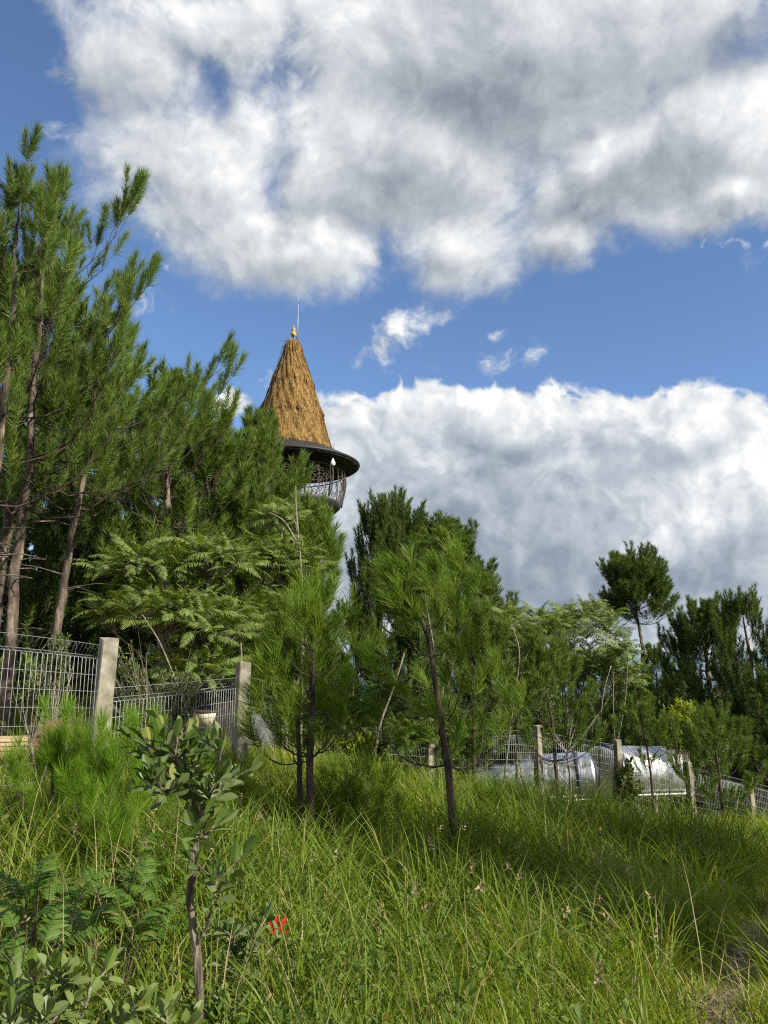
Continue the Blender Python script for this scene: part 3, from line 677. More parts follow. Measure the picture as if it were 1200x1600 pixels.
# ------------------------------------------------------------------ feathery-leaved trees
def feathery(label, base, blobs, seed, leaf=.38, n=60, per=6, stems=None, fm='feather', group='feathery leaved trees', name='feathery_tree', r0=.03, tpl=None, stem_mat='twig', droop=.9):
    """slender stems fanning into leafy masses; blobs: (centre, radii)"""
    rng = np.random.default_rng(seed); root = empty(name, base, label, 'tree', group)
    tr = MB(); cr = MB(); pos = []; dr = []
    base = np.asarray(base, float)
    fork = base + (np.mean([b[0] for b in blobs], 0) - base) * [.35, .35, .35]
    tr.tube(curve_pts([base - [0, 0, .2], (base + fork) / 2 + rng.normal(size=3) * .05, fork], 6), np.linspace(r0, r0 * .8, 6), 6)
    for (c, rad) in blobs:
        c = np.asarray(c, float); rad = np.asarray(rad, float)
        hub = c - [0, 0, rad[2] * .5] + rng.normal(size=3) * .1
        tr.tube(curve_pts([fork, (fork + hub) / 2 + rng.normal(size=3) * .15, hub], 7), np.linspace(r0 * .75, r0 * .5, 7), 5)
        m = max(4, int(n * (rad[0] * rad[2]) / sum(b[1][0] * b[1][2] for b in blobs)))
        for q in range(m):
            u = unit(rng.normal(size=3)); u[2] = abs(u[2]) * .9 - .25; tip = c + u * rad * (.35 + .7 * rng.random())
            d = unit(tip - hub); mid = (hub + tip) / 2 + rng.normal(size=3) * .08
            tr.tube(curve_pts([hub, mid, tip], 5), np.linspace(r0 * .3, r0 * .14, 5), 4, cap=False)
            kk = per + rng.integers(-2, 3); a0 = rng.random() * 6.28
            for w in range(kk):
                az = a0 + w * 2.4; el = R(-15 + 85 * rng.random())
                pos.append(tip - d * .05 * w); dr.append(unit(sph(az, el) + d * .45))
    place(cr, tpl, np.array(pos), np.array(dr), .75 + .5 * rng.random(len(pos)), rng, roll=.7)
    tr.build('trunk', M[stem_mat], root); cr.build('crown', M[fm], root, smooth=False)
    return root
TP_FEA = [frond_tpl(_r, .44, 20, .085, .0125, .95) for _ in range(5)]
TP_FEA2 = [frond_tpl(_r, .50, 15, .11, .020, .95) for _ in range(5)]
def bl(px, py, Y, wx, wz, dy=.8): 
    k = Y / 1200.0; return (at(px, py, Y), (wx * k, dy, wz * k))
feathery('broad pale feathery tree behind the fence panel at left', on(290, 1130, 11.2),
         [bl(225, 890, 11.2, 75, 45), bl(330, 880, 11.4, 70, 55), bl(270, 960, 10.9, 95, 50), bl(340, 985, 11.1, 60, 60), bl(190, 960, 11.4, 45, 40), bl(310, 1050, 11.2, 60, 45)], 111, n=300, per=4, tpl=TP_FEA)
feathery('feathery tree with a pale forked stem in front of the tower', on(475, 1165, 12.6),
         [bl(440, 815, 13.2, 40, 32), bl(420, 880, 12.6, 42, 60), bl(468, 880, 13, 28, 40), bl(430, 960, 12.4, 40, 50)], 112, n=150, per=4, tpl=TP_FEA)
feathery('feathery tree left of the lone umbrella pine', on(885, 1170, 19),
         [bl(860, 985, 19, 65, 45, 1.2), bl(915, 965, 19.5, 50, 40, 1.2), bl(805, 1000, 18.6, 42, 50, 1), bl(900, 1040, 18.8, 70, 50, 1.2), bl(830, 1070, 18.6, 55, 50, 1.1), bl(960, 1060, 19, 40, 50, 1)], 113, n=260, per=4, fm='feather', tpl=TP_FEA2)
feathery('slender pale feathery sapling at the umbrella pine trunk', on(955, 1180, 18), [bl(957, 985, 18, 20, 26, .4), bl(970, 1015, 18, 24, 22, .4)], 114, n=16, per=5, tpl=TP_FEA2, r0=.02)
feathery('leafy feathery tree between the candle pine and the rounded pine', on(690, 1170, 17), [bl(690, 850, 17.2, 40, 40, .8), bl(712, 905, 17, 38, 40, .8), bl(670, 930, 16.8, 40, 40, .8)], 115, n=60, per=6, tpl=TP_FEA2, fm='feather_dark')
feathery('feathery bush behind the mid fence below the young pines', on(565, 1180, 13.6), [bl(560, 1120, 13.6, 45, 45, .7), bl(610, 1090, 13.8, 35, 45, .6), bl(520, 1100, 13.6, 30, 50, .6)], 116, n=60, per=5, tpl=TP_FEA, fm='feather_dark')
feathery('tall thin feathery sapling with a bent pale stem', on(805, 1180, 15), [bl(790, 965, 15, 28, 30, .4), bl(822, 1015, 15, 22, 24, .4)], 117, n=20, per=5, tpl=TP_FEA, r0=.022)
feathery('dense feathery bush left of the tank under the young pine', on(650, 1190, 12.6), [bl(640, 1150, 12.6, 50, 35, .6), bl(720, 1150, 13, 45, 40, .6)], 118, n=60, per=5, tpl=TP_FEA, fm='feather_dark')

# ------------------------------------------------------------------ shrubs with plain leaves
def shrub(label, base, blobs, seed, n, tpls, fm, name='shrub', cat='shrub', group=None, r0=.012, bark='twig', extra=0):
    rng = np.random.default_rng(seed); root = empty(name, base, label, cat, group); base = np.asarray(base, float)
    tr = MB(); cr = MB(); pos = []; dr = []
    for (c, rad) in blobs:
        c = np.asarray(c, float); rad = np.asarray(rad, float); m = max(3, n // len(blobs))
        hub = base + (c - base) * .45 + rng.normal(size=3) * .04
        tr.tube(curve_pts([base - [0, 0, .1], hub], 4), np.linspace(r0, r0 * .7, 4), 5)
        for q in range(m):
            u = unit(rng.normal(size=3)); tip = c + u * rad * (.35 + .65 * rng.random()); mid = (hub + tip) / 2 + rng.normal(size=3) * .06
            P = curve_pts([hub, mid, tip], 5); tr.tube(P, np.linspace(r0 * .5, r0 * .2, 5), 4, cap=False)
            for f in (1, .8, .6):
                pos.append(P[0] + (P[-1] - P[0]) * f if f < 1 else P[-1]); dr.append(unit(P[-1] - P[-2]) + np.array([0, 0, .5]) + rng.normal(size=3) * .4)
        for q in range(extra):
            u = unit(rng.normal(size=3)); u[2] = abs(u[2]); tip = c + u * rad * 1.3
            tr.tube(curve_pts([hub, (hub + tip) / 2 + rng.normal(size=3) * .1, tip], 5), np.linspace(r0 * .4, r0 * .12, 5), 3, cap=False)
    place(cr, tpls, np.array(pos), np.array(dr), .7 + .5 * rng.random(len(pos)), rng)
    tr.build('stem', M[bark], root); cr.build('foliage', M[fm], root, smooth=False); return root
TP_SM = [rosette_tpl(_r, 9, .055, .022, (15, 80), .12) for _ in range(5)]
TP_MD = [rosette_tpl(_r, 8, .13, .055, (20, 85), .12) for _ in range(5)]
shrub('twiggy small leaved shrub tangled in the fence right of the concrete post', on(255, 1180, 8.6), [bl(200, 1060, 8.6, 45, 60, .3), bl(265, 1075, 8.9, 55, 50, .35), bl(235, 1120, 8.5, 60, 40, .3)], 121, 210, TP_SM, 'shrub', extra=9)
shrub('small climbing shrub hanging on the wire panel left of the post', on(70, 1180, 7.1), [bl(60, 1070, 7.1, 30, 40, .15), bl(92, 1005, 7.2, 22, 18, .12)], 122, 46, TP_SM, 'shrub', extra=6)
shrub('yellow green leafed shrub behind the right end of the tanks', on(1056, 1180, 21), [bl(1055, 1125, 21, 28, 32, .5), bl(1075, 1115, 21, 18, 18, .4)], 123, 60, TP_MD, 'yellow_leaf')
shrub('bright leafed shrub behind the wire mesh in the middle', on(575, 1190, 12.9), [bl(570, 1165, 12.9, 40, 22, .4)], 124, 50, TP_MD, 'yellow_leaf')
shrub('dark upright shrub at the post before the tank', on(985, 1260, 16.2), [bl(978, 1225, 16.2, 20, 38, .3)], 125, 50, TP_MD, 'shrub')
shrub('rounded green shrub behind the mid fence posts', on(820, 1180, 18), [bl(800, 1130, 18, 40, 40, .7), bl(850, 1110, 18, 40, 40, .7)], 126, 110, TP_MD, 'feather_dark')
for i, (px, py, Y, lab) in enumerate([(45, 1060, 14, 'low dark shrub behind the left wire panel'), (345, 1045, 13.5, 'dark shrub over the slatted shed'), (1100, 1160, 22, 'dark shrub behind the bushy small pine')]):
    shrub(lab, on(px, 1160, Y), [bl(px, py, Y, 60, 45, .8)], 130 + i, 110, TP_MD, 'feather_dark')

# bare pale stems rising through the trees
def bare(label, pts, Y, r, seed, forks=()):
    rng = np.random.default_rng(seed); P = line(pts, Y); mb = MB()
    mb.tube(curve_pts(np.vstack([P[0] - [0, 0, .15], P]), 16), np.linspace(r, r * .45, 16), 6, .1, rng)
    for f in forks: mb.tube(curve_pts([at(*q, Y) for q in f], 8), np.linspace(r * .6, r * .3, 8), 5)
    return tag(mb.build('bare_stem', M['twig']), label, 'stem', 'bare pale stems')
bare('bent bare stem left of the silver tank, forked near its top', [(782, 1190), (800, 1110), (812, 1040), (812, 1005), (795, 970)], 14.4, .022, 1, [[(812, 1045), (825, 1020), (832, 1010)]])
bare('pale leaning bare stem behind the mid fence wires', [(582, 1195), (592, 1130), (612, 1085), (632, 1020)], 12.4, .03, 2)
bare('curved bare stem above the dark band between the tanks', [(930, 1170), (938, 1110), (945, 1070), (955, 1040)], 16.6, .02, 3)
bare('crooked pale stem in front of the tower railing', [(470, 1160), (474, 960), (470, 870), (462, 815)], 12.2, .032, 4, [[(470, 860), (445, 812), (418, 800)], [(466, 835), (462, 790), (462, 760)]])
bare('thin bare twig standing in the sky gap beside the candle pine', [(551, 1150), (553, 990), (550, 925)], 18, .018, 5, [[(552, 985), (560, 950), (566, 930)], [(552, 970), (546, 945), (543, 935)]])
bare('short crooked bare stem by the right side of the feathery tree', [(382, 1130), (378, 1010), (372, 975), (375, 950)], 12, .024, 6, [[(378, 1000), (352, 955), (348, 945)]])
bare('slanting bare stem crossing the front of the feathery tree', [(330, 1120), (255, 1010), (222, 960)], 9.6, .016, 7)

# ------------------------------------------------------------------ tower with the hat roof
def build_tower():
    Y = 32.0; k = Y / 1200
    c0 = at(454, 700, Y); cx, cy = c0[0], c0[1]; gzz = gz(cx, cy)
    zz = lambda py: at(454, py, Y)[2]
    root = empty('lookout_tower', (cx, cy, gzz), 'dark round lookout tower with a tall thatched witch hat roof and wire railing', 'tower')
    rng = np.random.default_rng(3); c = np.array([cx, cy, 0])
    # thatched cone
    zt, zb = zz(533), zz(705); rb = 65 * k; rt = 7.5 * k; H = zt - zb
    def rad(f, a):           # f: 0 at the eave, 1 at the top
        r = rb + (rt - rb) * f + .05 * np.sin(f * 3.14) * rb
        tier = ((f * 3.3 + .05 * np.sin(a * 5)) % 1.0)
        return r * (1 + .025 * np.sin(a * 7 + 9 * f) + .02 * np.sin(a * 13 - 14 * f)) + .07 * (1 - tier) ** 3 + .03 * np.sin(a * 23 + 31 * f)
    f = np.linspace(0, 1, 110); a = np.arange(150) * 2 * np.pi / 150
    Fg, Ag = np.meshgrid(f, a, indexing='ij'); Rg = rad(Fg, Ag) + rng.normal(size=Fg.shape) * .012
    V = np.stack([cx + Rg * np.cos(Ag), cy + Rg * np.sin(Ag), zb + Fg * H], -1).reshape(-1, 3)
    i = np.arange(109)[:, None] * 150; j = np.arange(150)[None]; kx = (j + 1) % 150
    th = MB(); th.add(V, None, np.stack([i + j, i + kx, i + 150 + kx, i + 150 + j], -1).reshape(-1, 4))
    n = 26000; fs = rng.random(n) ** 1.25 * .99; an = rng.random(n) * 6.283; ln = .10 + .22 * rng.random(n); w = .010 + .012 * rng.random(n)
    r0 = rad(fs, an) + .005; f2 = np.maximum(fs - ln / H, -.015); a2 = an + rng.normal(size=n) * .035; r1 = rad(np.maximum(f2, 0), a2) + .012 + .03 * rng.random(n)
    P0 = np.stack([cx + r0 * np.cos(an), cy + r0 * np.sin(an), zb + fs * H], -1); P1 = np.stack([cx + r1 * np.cos(a2), cy + r1 * np.sin(a2), zb + f2 * H], -1)
    sd = np.stack([-np.sin(an), np.cos(an), 0 * an], -1) * w[:, None]
    th.add(np.stack([P0 - sd, P0 + sd, P1 + sd * .4], 1).reshape(-1, 3), np.arange(n * 3).reshape(-1, 3))
    roof = th.build('thatch_roof', M['thatch'], root, smooth=False)
    # brim: dark sheet ring, sloping a little down to its rim, with underside ribs
    re = 113 * k; ze = zb - 22 * k
    br = MB(); br.lathe([(rb - .25, zb + .05), (rb + .1, zb - .03), (re - .05, ze), (re, ze - .03), (re - .03, ze - .10), (re - .12, ze - .12), (rb, zb - .30), (.3, zb - .18)], c, 72)
    br.build('brim', M['iron'], root)
    rb_ = MB()
    for q in range(24):
        t = q * 6.283 / 24; u = np.array([math.cos(t), math.sin(t), 0])
        rb_.bar(c + u * .5 + [0, 0, zb - .23], c + u * (re - .08) + [0, 0, ze - .14], .022)
    for rr, z in ((rb + .3, zb - .36), (re - .1, ze - .13)):
        tt = np.linspace(0, 6.283, 60); rb_.tube(np.stack([cx + rr * np.cos(tt), cy + rr * np.sin(tt), 0 * tt + z], -1), .022, 5)
    rb_.build('brim_ribs', M['iron_wire'], root)
    # gourd finial on its cradle, lightning rod with star head
    zf = zz(533)
    cr_ = MB()
    for q in range(4):
        t = q * 1.571 + .6; u = np.array([math.cos(t), math.sin(t), 0]) * .13; cr_.bar(c + u + [0, 0, zf - .1], c + u + [0, 0, zf + .24], .016)
    tt = np.linspace(0, 6.283, 20); cr_.tube(np.stack([cx + .17 * np.cos(tt), cy + .17 * np.sin(tt), 0 * tt + zf + .02], -1), .02, 5)
    cr_.build('cradle', M['wire'], root)
    g_ = MB(); z0 = zf + .2
    g_.lathe([(0, z0), (.08, z0 + .01), (.125, z0 + .06), (.138, z0 + .12), (.12, z0 + .19), (.075, z0 + .235), (.062, z0 + .255), (.085, z0 + .285), (.095, z0 + .33), (.08, z0 + .385), (.045, z0 + .43), (.02, z0 + .47), (.014, z0 + .56), (.03, z0 + .57), (.0, z0 + .60)], c, 24)
    g_.build('gourd_finial', M['gold'], root)
    rod = MB(); u = np.array([6.5 * k, .05, 0]); zr = zz(466)
    rod.tube([c + u + [0, 0, zf - .2], c + u + [0, 0, zr - .28]], [.03, .022], 7)
    rod.tube([c + u + [0, 0, zr - .3], c + u + [0, 0, zr + .22]], [.016, .006], 5)
    rd = rod.build('lightning_rod', M['wire'], root)
    st = MB(); st.lathe([(0, zr + .07), (.05, zr + .03), (.13, zr - .01), (.05, zr - .05), (.03, zr - .09), (0, zr - .10)], c + u, 8)
    for q in range(4):
        t = q * 1.571; d = np.array([math.cos(t), math.sin(t), 0]); st.tube([c + u + [0, 0, zr - .01], c + u + d * .12 + [0, 0, zr + .0], c + u + d * .17 + [0, 0, zr + .06]], [.02, .014, .004], 4)
    st.build('star_head', M['iron'], rd)
    # thin ladder lying on the thatch
    la = MB(); az = R(232); rails = []
    for s in (-1, 1):
        P = [];
        for ff in np.linspace(1.0, .02, 14):
            a_ = az + s * .17 / (rad(ff, az) + .25); r_ = rad(ff, a_) + .13; P.append([cx + r_ * math.cos(a_), cy + r_ * math.sin(a_), zb + ff * H])
        rails.append(np.array(P)); la.tube(P, .016, 5)
    for t in np.linspace(.3, 12.7, 16):
        i_ = int(t); g2 = [p[i_] + (p[i_ + 1] - p[i_]) * (t - i_) for p in rails]; la.bar(g2[0], g2[1], .012)
    la.build('roof_ladder', M['iron_wire'], root)
    # platform: floor dish, web railing
    zfl, ztop = zz(788), zz(741); rfl, rtop = 82 * k, 89 * k
    fl = MB(); fl.lathe([(.2, zfl + .02), (rfl, zfl + .02), (rfl + .03, zfl - .02), (rfl, zfl - .14), (rfl * .93, zfl - .28), (rfl * .6, zfl - .40), (.3, zfl - .42)], c, 72)
    fl.build('platform', M['iron'], root)
    def webrail(name, zf_, zt_, rf_, rt_, bulge, nv, parent):
        def pt(t, f): return np.array([cx + (rf_ + (rt_ - rf_) * f ** .6 + bulge * math.sin(f * 3.14)) * math.cos(t), cy + (rf_ + (rt_ - rf_) * f ** .6 + bulge * math.sin(f * 3.14)) * math.sin(t), zf_ + (zt_ - zf_) * f])
        w = MB()
        for f_, r_ in ((0, .02), (1, .026)):
            w.tube([pt(t, f_) for t in np.linspace(0, 6.2832, 64)], r_, 5)
        for q in range(nv):
            t = q * 6.2832 / nv; w.tube([pt(t, f_) for f_ in np.linspace(0, 1, 7)], .013 if q % 4 else .024, 4, cap=False)
        ns = nv // 4
        for q in range(ns):                      # spider webs: spokes from a hub, sagging rings
            t0 = (q + .5) * 6.2832 / ns; hw = 3.1416 / ns; hb = (t0 + rng.normal() * .04, .5 + rng.normal() * .08)
            sp = [(hb[0] + hw * math.cos(b) * 1.0, hb[1] + .5 * math.sin(b)) for b in np.arange(9) * 6.283 / 9 + rng.random()]
            for (tx, fx) in sp: w.tube([pt(hb[0] + (tx - hb[0]) * s, np.clip(hb[1] + (fx - hb[1]) * s, 0, 1)) for s in (0, .5, 1)], .011, 3, cap=False)
            for s in (.25, .5, .75, .95):
                for (x1, x2) in zip(sp, sp[1:] + sp[:1]):
                    p = [(hb[0] + (xx[0] - hb[0]) * s, hb[1] + (xx[1] - hb[1]) * s) for xx in (x1, x2)]; m_ = ((p[0][0] + p[1][0]) / 2 * .85 + hb[0] * .15, (p[0][1] + p[1][1]) / 2 * .85 + hb[1] * .15)
                    w.tube([pt(*p[0]), pt(*m_), pt(*p[1])], .010, 3, cap=False)
        return w.build(name, M['iron_wire'], parent)
    webrail('web_railing', zfl, ztop, rfl, rtop, .10, 40, root)
    # posts carrying the roof, mast, lower landing with its own rail, legs
    for q in range(6):
        t = q * 6.283 / 6 + .35; u = np.array([math.cos(t), math.sin(t), 0]); p = MB()
        p.tube([c + u * rtop * .98 + [0, 0, zfl], c + u * rtop * 1.03 + [0, 0, (zfl + ztop) / 2], c + u * rtop * 1.0 + [0, 0, ztop], c + u * rtop * 1.05 + [0, 0, ztop + .25], c + u * (re - .35) + [0, 0, ze - .05]], .034, 6); p.build('roof_post', M['iron'], root)
    m_ = MB(); m_.tube([c + [-.1, 0, gzz - .3], c + [-.1, 0, zb]], .19, 14); m_.build('mast', M['iron'], root)
    zl = zz(886); rl = 65 * k; ln_ = MB(); ln_.lathe([(.2, zl + .02), (rl, zl + .02), (rl + .02, zl - .02), (rl, zl - .14), (.2, zl - .2)], c, 48); ln_.build('landing', M['iron'], root)
    webrail('landing_railing', zl, zz(846), rl, rl, .03, 32, root)
    for q in range(4):
        t = q * 1.571 + .5; u = np.array([math.cos(t), math.sin(t), 0]); b = c + u * 1.7; b[2] = gz(b[0], b[1]) - .2; p = MB(); p.tube([b, c + u * 1.3 + [0, 0, zl], c + u * 1.15 + [0, 0, zfl - .3]], .085, 8)
        p.build('leg', M['iron'], root)
    sw = MB()
    for q in range(34):
        t = q * .42; z_ = gzz + .3 + q * (zl - gzz - .3) / 34; u = np.array([math.cos(t), math.sin(t), 0]); v = np.array([-u[1], u[0], 0]); Mx = np.stack([u, v, [0, 0, 1]], 1)
        sw.box(c + u * .75 + [0, 0, z_], (.5, .13, .02), Mx)
    tq = np.arange(40) * .42; sw.tube(np.stack([cx + 1.25 * np.cos(tq), cy + 1.25 * np.sin(tq), gzz + 1.2 + np.arange(40) * (zl - gzz - .3) / 34], -1)[:36], .025, 5)
    sw.build('spiral_stair', M['iron'], root)
    # hanging lamp under the brim
    b = at(520, 722, Y - 1.9); lp = empty('hanging_lamp', b, 'white bulb lamp hanging from the underside of the tower roof brim', 'lamp')
    e = MB(); e.lathe([(0, b[2] - .16), (.06, b[2] - .155), (.10, b[2] - .10), (.105, b[2] - .03), (.07, b[2] + .05), (.045, b[2] + .10), (.045, b[2] + .14), (0, b[2] + .14)], (b[0], b[1], 0), 18); e.build('bulb', M['bulb'], lp)
    e = MB(); e.tube([b + [0, 0, .13], b + [.02, 0, .3], [b[0] + .04, b[1], zb - .2]], .012, 5); e.build('cord', M['iron'], lp)
build_tower()

# ------------------------------------------------------------------ fence
POSTS = [((-150, 1260), 990, 5.5), ((146, 1222), 998, 7.5), ((373, 1190), 1036, 10), ((441, 1195), 1098, 13), ((672, 1240), 1124, 15), ((843, 1262), 1134, 17),
         ((972, 1275), 1156, 18), ((1085, 1292), 1190, 19), ((1178, 1312), 1213, 20.5), ((1275, 1340), 1240, 21.5)]
PLAB = ['concrete fence post outside the left edge', 'tall sunlit concrete fence post with chipped top, at the left beside the seedlings', 'concrete fence post dark on its left face, above the bright grass tips',
        'short concrete post half hidden by the upright young pine', 'narrow concrete post left of the leaning young pine trunk', 'concrete post in front of the left silver tank',
        'grey post standing before the dark band of the tanks', 'leaning concrete post just right of the silver tanks', 'last whole concrete post near the right photo edge', 'concrete post beyond the right edge']
ptops = []
def build_fence():
    rng = np.random.default_rng(9)
    for q, ((bx, by), ty, Y) in enumerate(POSTS):
        b = on(bx, by, Y); t = at(bx + (b[2] < 9) * 0, ty, Y); top = np.array([b[0] + .015 * (q % 3 - 1), b[1], t[2]])
        if q == 1: top[0] += .05
        if q == 7: top[0] -= .05
        ptops.append((b, top))
        if q in (0, 9): continue
        w = .078 if q < 3 else .072; rot = R(38 if q < 4 else 30) + rng.normal() * .08
        mb = MB(); n = 9; rings = []
        sq = np.array([[-1, -.86], [-.86, -1], [.86, -1], [1, -.86], [1, .86], [.86, 1], [-.86, 1], [-1, .86]]) * w
        cr, sr = math.cos(rot), math.sin(rot); sq = sq @ np.array([[cr, sr], [-sr, cr]])
        b2 = b - [0, 0, .35]
        for f in np.linspace(0, 1, n):
            p = b2 + (top - b2) * f; rr = sq * (1.06 - .08 * f) * (1 + rng.normal(size=(8, 1)) * .018)
            rings.append(np.column_stack([p[0] + rr[:, 0], p[1] + rr[:, 1], np.full(8, p[2]) + (rng.normal(size=8) * .014 if f == 1 else 0)]))
        V = np.concatenate(rings); i = np.arange(n - 1)[:, None] * 8; j = np.arange(8)[None]; k = (j + 1) % 8
        V = np.vstack([V, top + [0, 0, .012]])
        mb.add(V, np.stack([(n - 1) * 8 + j[0], (n - 1) * 8 + k[0], np.full(8, n * 8)], -1), np.stack([i + j, i + k, i + 8 + k, i + 8 + j], -1).reshape(-1, 4))
        tag(mb.build('fence_post', M['concrete'], smooth=False), PLAB[q], 'fence post', 'concrete fence posts')
    off = [(-.08, .07), (.47, .18), (.12, .1), (.12, .1), (.14, .12), (.12, .12), (.1, .12), (.12, .12), (.12, .12)]
    lab = ['wire mesh fence panel left of the tall concrete post', 'wire mesh fence panel between the first two concrete posts, tangled with a twiggy shrub', 'wire mesh fence panel seen edge on behind the upright young pine',
           'wire mesh fence panel between the two young pines', 'wire mesh fence panel left of the silver tank', 'wire mesh fence panel in front of the left silver tank', 'wire mesh fence panel in front of the right silver tank',
           'wire mesh fence panel behind the small bushy pine', 'wire mesh fence panel running out at the right photo edge']
    for q in range(len(POSTS) - 1):
        (b0, t0), (b1, t1) = ptops[q], ptops[q + 1]
        A = np.array([t0[0], t0[1], t0[2] - off[q][0]]); B = np.array([t1[0], t1[1], t1[2] - off[q][1]])
        d = B - A; L = np.linalg.norm(d[:2]); A = A + d * (.085 / L); B = B - d * (.085 / L); d = B - A; L = np.linalg.norm(d[:2])
        hn = np.array([-d[1], d[0], 0]) / L; mb = MB(); dep = 1.25 + .1 * (q < 2); r = .0026 + .0001 * Y_of(A)
        def pt(u, z, o=0.0):
            s = .02 * math.sin(u * 7 + q) * (z > -.9); return A + d * u + np.array([0, 0, -z]) + hn * (o + s)
        for z, o in [(0, .0), (.13, .0), (.10, .075)] + [(.13 + .15 * (m + 1), 0) for m in range(int((dep - .13) / .15))]:
            mb.tube([pt(u, z, o) for u in np.linspace(0, 1, 9)], r * 1.1, 3)
        nv = int(L / .058)
        for m in range(nv + 1):
            u = m / nv
            mb.tube([pt(u, 0, 0), pt(min(1, u + .5 / nv), .10, .075), pt(u, .13, 0), pt(u, dep, 0)], r, 3, cap=False)
        tag(mb.build('wire_fence', M['wire']), lab[q], 'fence panel', 'wire mesh fence panels')
def Y_of(p): return p[1]
build_fence()

# ------------------------------------------------------------------ steel tanks behind the fence
def tank(label, p0, p1, r, shade_bands, seed):
    p0, p1 = np.array(p0), np.array(p1); rng = np.random.default_rng(seed)
    ax = unit(p1 - p0); L = np.linalg.norm(p1 - p0); side = unit(np.cross(ax, [0, 0, 1.])); up = np.cross(side, ax)
    mid = (p0 + p1) / 2; root = empty('steel_tank', (mid[0], mid[1], gz(mid[0], mid[1])), label, 'tank', 'steel tanks behind the fence')
    def ring(x, rr, n=56):
        t = np.arange(n) * 6.2832 / n; return p0 + ax * x + rr * (np.cos(t)[:, None] * side + np.sin(t)[:, None] * up)
    def skin(prof, n=56):
        V = np.concatenate([ring(x, rr) for (x, rr) in prof]); m = len(prof); i = np.arange(m - 1)[:, None] * n; j = np.arange(n)[None]; k = (j + 1) % n
        mb = MB(); mb.add(V, None, np.stack([i + j, i + k, i + n + k, i + n + j], -1).reshape(-1, 4)); return mb
    prof = []
    for x in np.linspace(0, L, 120):
        prof.append((x, r * (1 + .012 * abs(math.sin(x * 6.28 / .62)) ** .5)))
    skin(prof).build('shell', M['steel'], root)
    for (xa, s) in ((0, -1), (L, 1)):
        skin([(xa + s * r * .30 * math.sin(t), r * math.cos(t) * 1.005) for t in np.linspace(0, 1.57, 10)]).build('end_cap', M['steel'], root)
    for (x, w, m) in shade_bands:
        skin([(x - w / 2, r * 1.012), (x - w / 2, r * 1.035), (x + w / 2, r * 1.035), (x + w / 2, r * 1.012)]).build('shade_band', M[m], root)  # dark rings paint in the shade of the end and gap
    fr = MB()
    zb = lambda p: gz(p[0], p[1])
    for s in (-1, 1):
        a, b = p0 + side * r * .82 * s - up * r * .75, p1 + side * r * .82 * s - up * r * .75; fr.tube([a, b], .024, 4)
        for f in (0.02, .5, .98):
            q = a + (b - a) * f; fr.tube([q, [q[0], q[1], zb(q) - .1]], .024, 4)
            q2 = p0 + (p1 - p0) * f - side * r * .82 * s - up * r * .75
            if s == 1: fr.tube([q, q2], .022, 4)
        q = a; e = b + (a - b) * .5; fr.tube([q, [e[0], e[1], zb(e) + .1]], .018, 4)
    fr.build('stand', M['white_paint'], root)
k21 = 21.5 / 1200
tank('long silver tank lying behind the fence at the left of the pair', at(745, 1222, 21.5), at(924, 1214, 21.0), 35 * k21, [(2.62, .12, 'navy_shade')], 1)
tank('silver tank with dark end shade painted as a blue band at the right of the pair', at(941, 1207, 20.6), at(1050, 1206, 22.2), 37 * k21, [(.10, .26, 'navy_shade')], 2)

# ------------------------------------------------------------------ things stored behind the left fence
def planked_box(name, label, cat, c, sx, sy, sz, m, rot, roof=None):
    c = np.array(c, float); root = empty(name, c, label, cat); cr, sr = math.cos(rot), math.sin(rot); Mx = np.array([[cr, -sr, 0], [sr, cr, 0], [0, 0, 1]])
    w = MB(); n = 6
    for s in (-1, 1):
        for q in range(n):
            x = -sx + (q + .5) * 2 * sx / n; w.box(c + Mx @ [x, s * sy, sz], (sx / n - .006, .014, sz - .004 * (q % 2)), Mx)
            y = -sy + (q + .5) * 2 * sy / n; w.box(c + Mx @ [s * (sx + .016), y, sz], (.014, sy / n - .006, sz - .004 * (q % 2)), Mx)
    w.build('side_boards', M[m], root, smooth=False)
    l = MB()
    Rx = np.array([[1, 0, 0], [0, math.cos(.35), -math.sin(.35)], [0, math.sin(.35), math.cos(.35)]])
    for s in np.linspace(-1, 1, 5): l.box(c + Mx @ [0, s * sy * .95, 2 * sz + .10 + s * sy * .30], (sx * 1.15, sy * .235, .014), Mx @ Rx)
    l.build('lid', M[roof or m], root, smooth=False); return root
b = on(92, 1150, 8.6); planked_box('hutch', 'red brown wooden hutch with a sloping lid behind the wire panel left of the post', 'hutch', b, .26, .18, .16, 'brown_wood', .35)
b = on(24, 1165, 10.2); bd = MB()
for q in range(4): bd.box(b + [(-.1 + .05 * q), .16 * q, .05 + .045 * q], (.9, .28, .016), np.array([[math.cos(.1 * q), -math.sin(.1 * q), 0], [math.sin(.1 * q), math.cos(.1 * q), 0], [0, 0, 1]]))
tag(bd.build('board_stack', M['plywood'], smooth=False), 'pale boards stacked on the bare earth at the left edge', 'board stack')
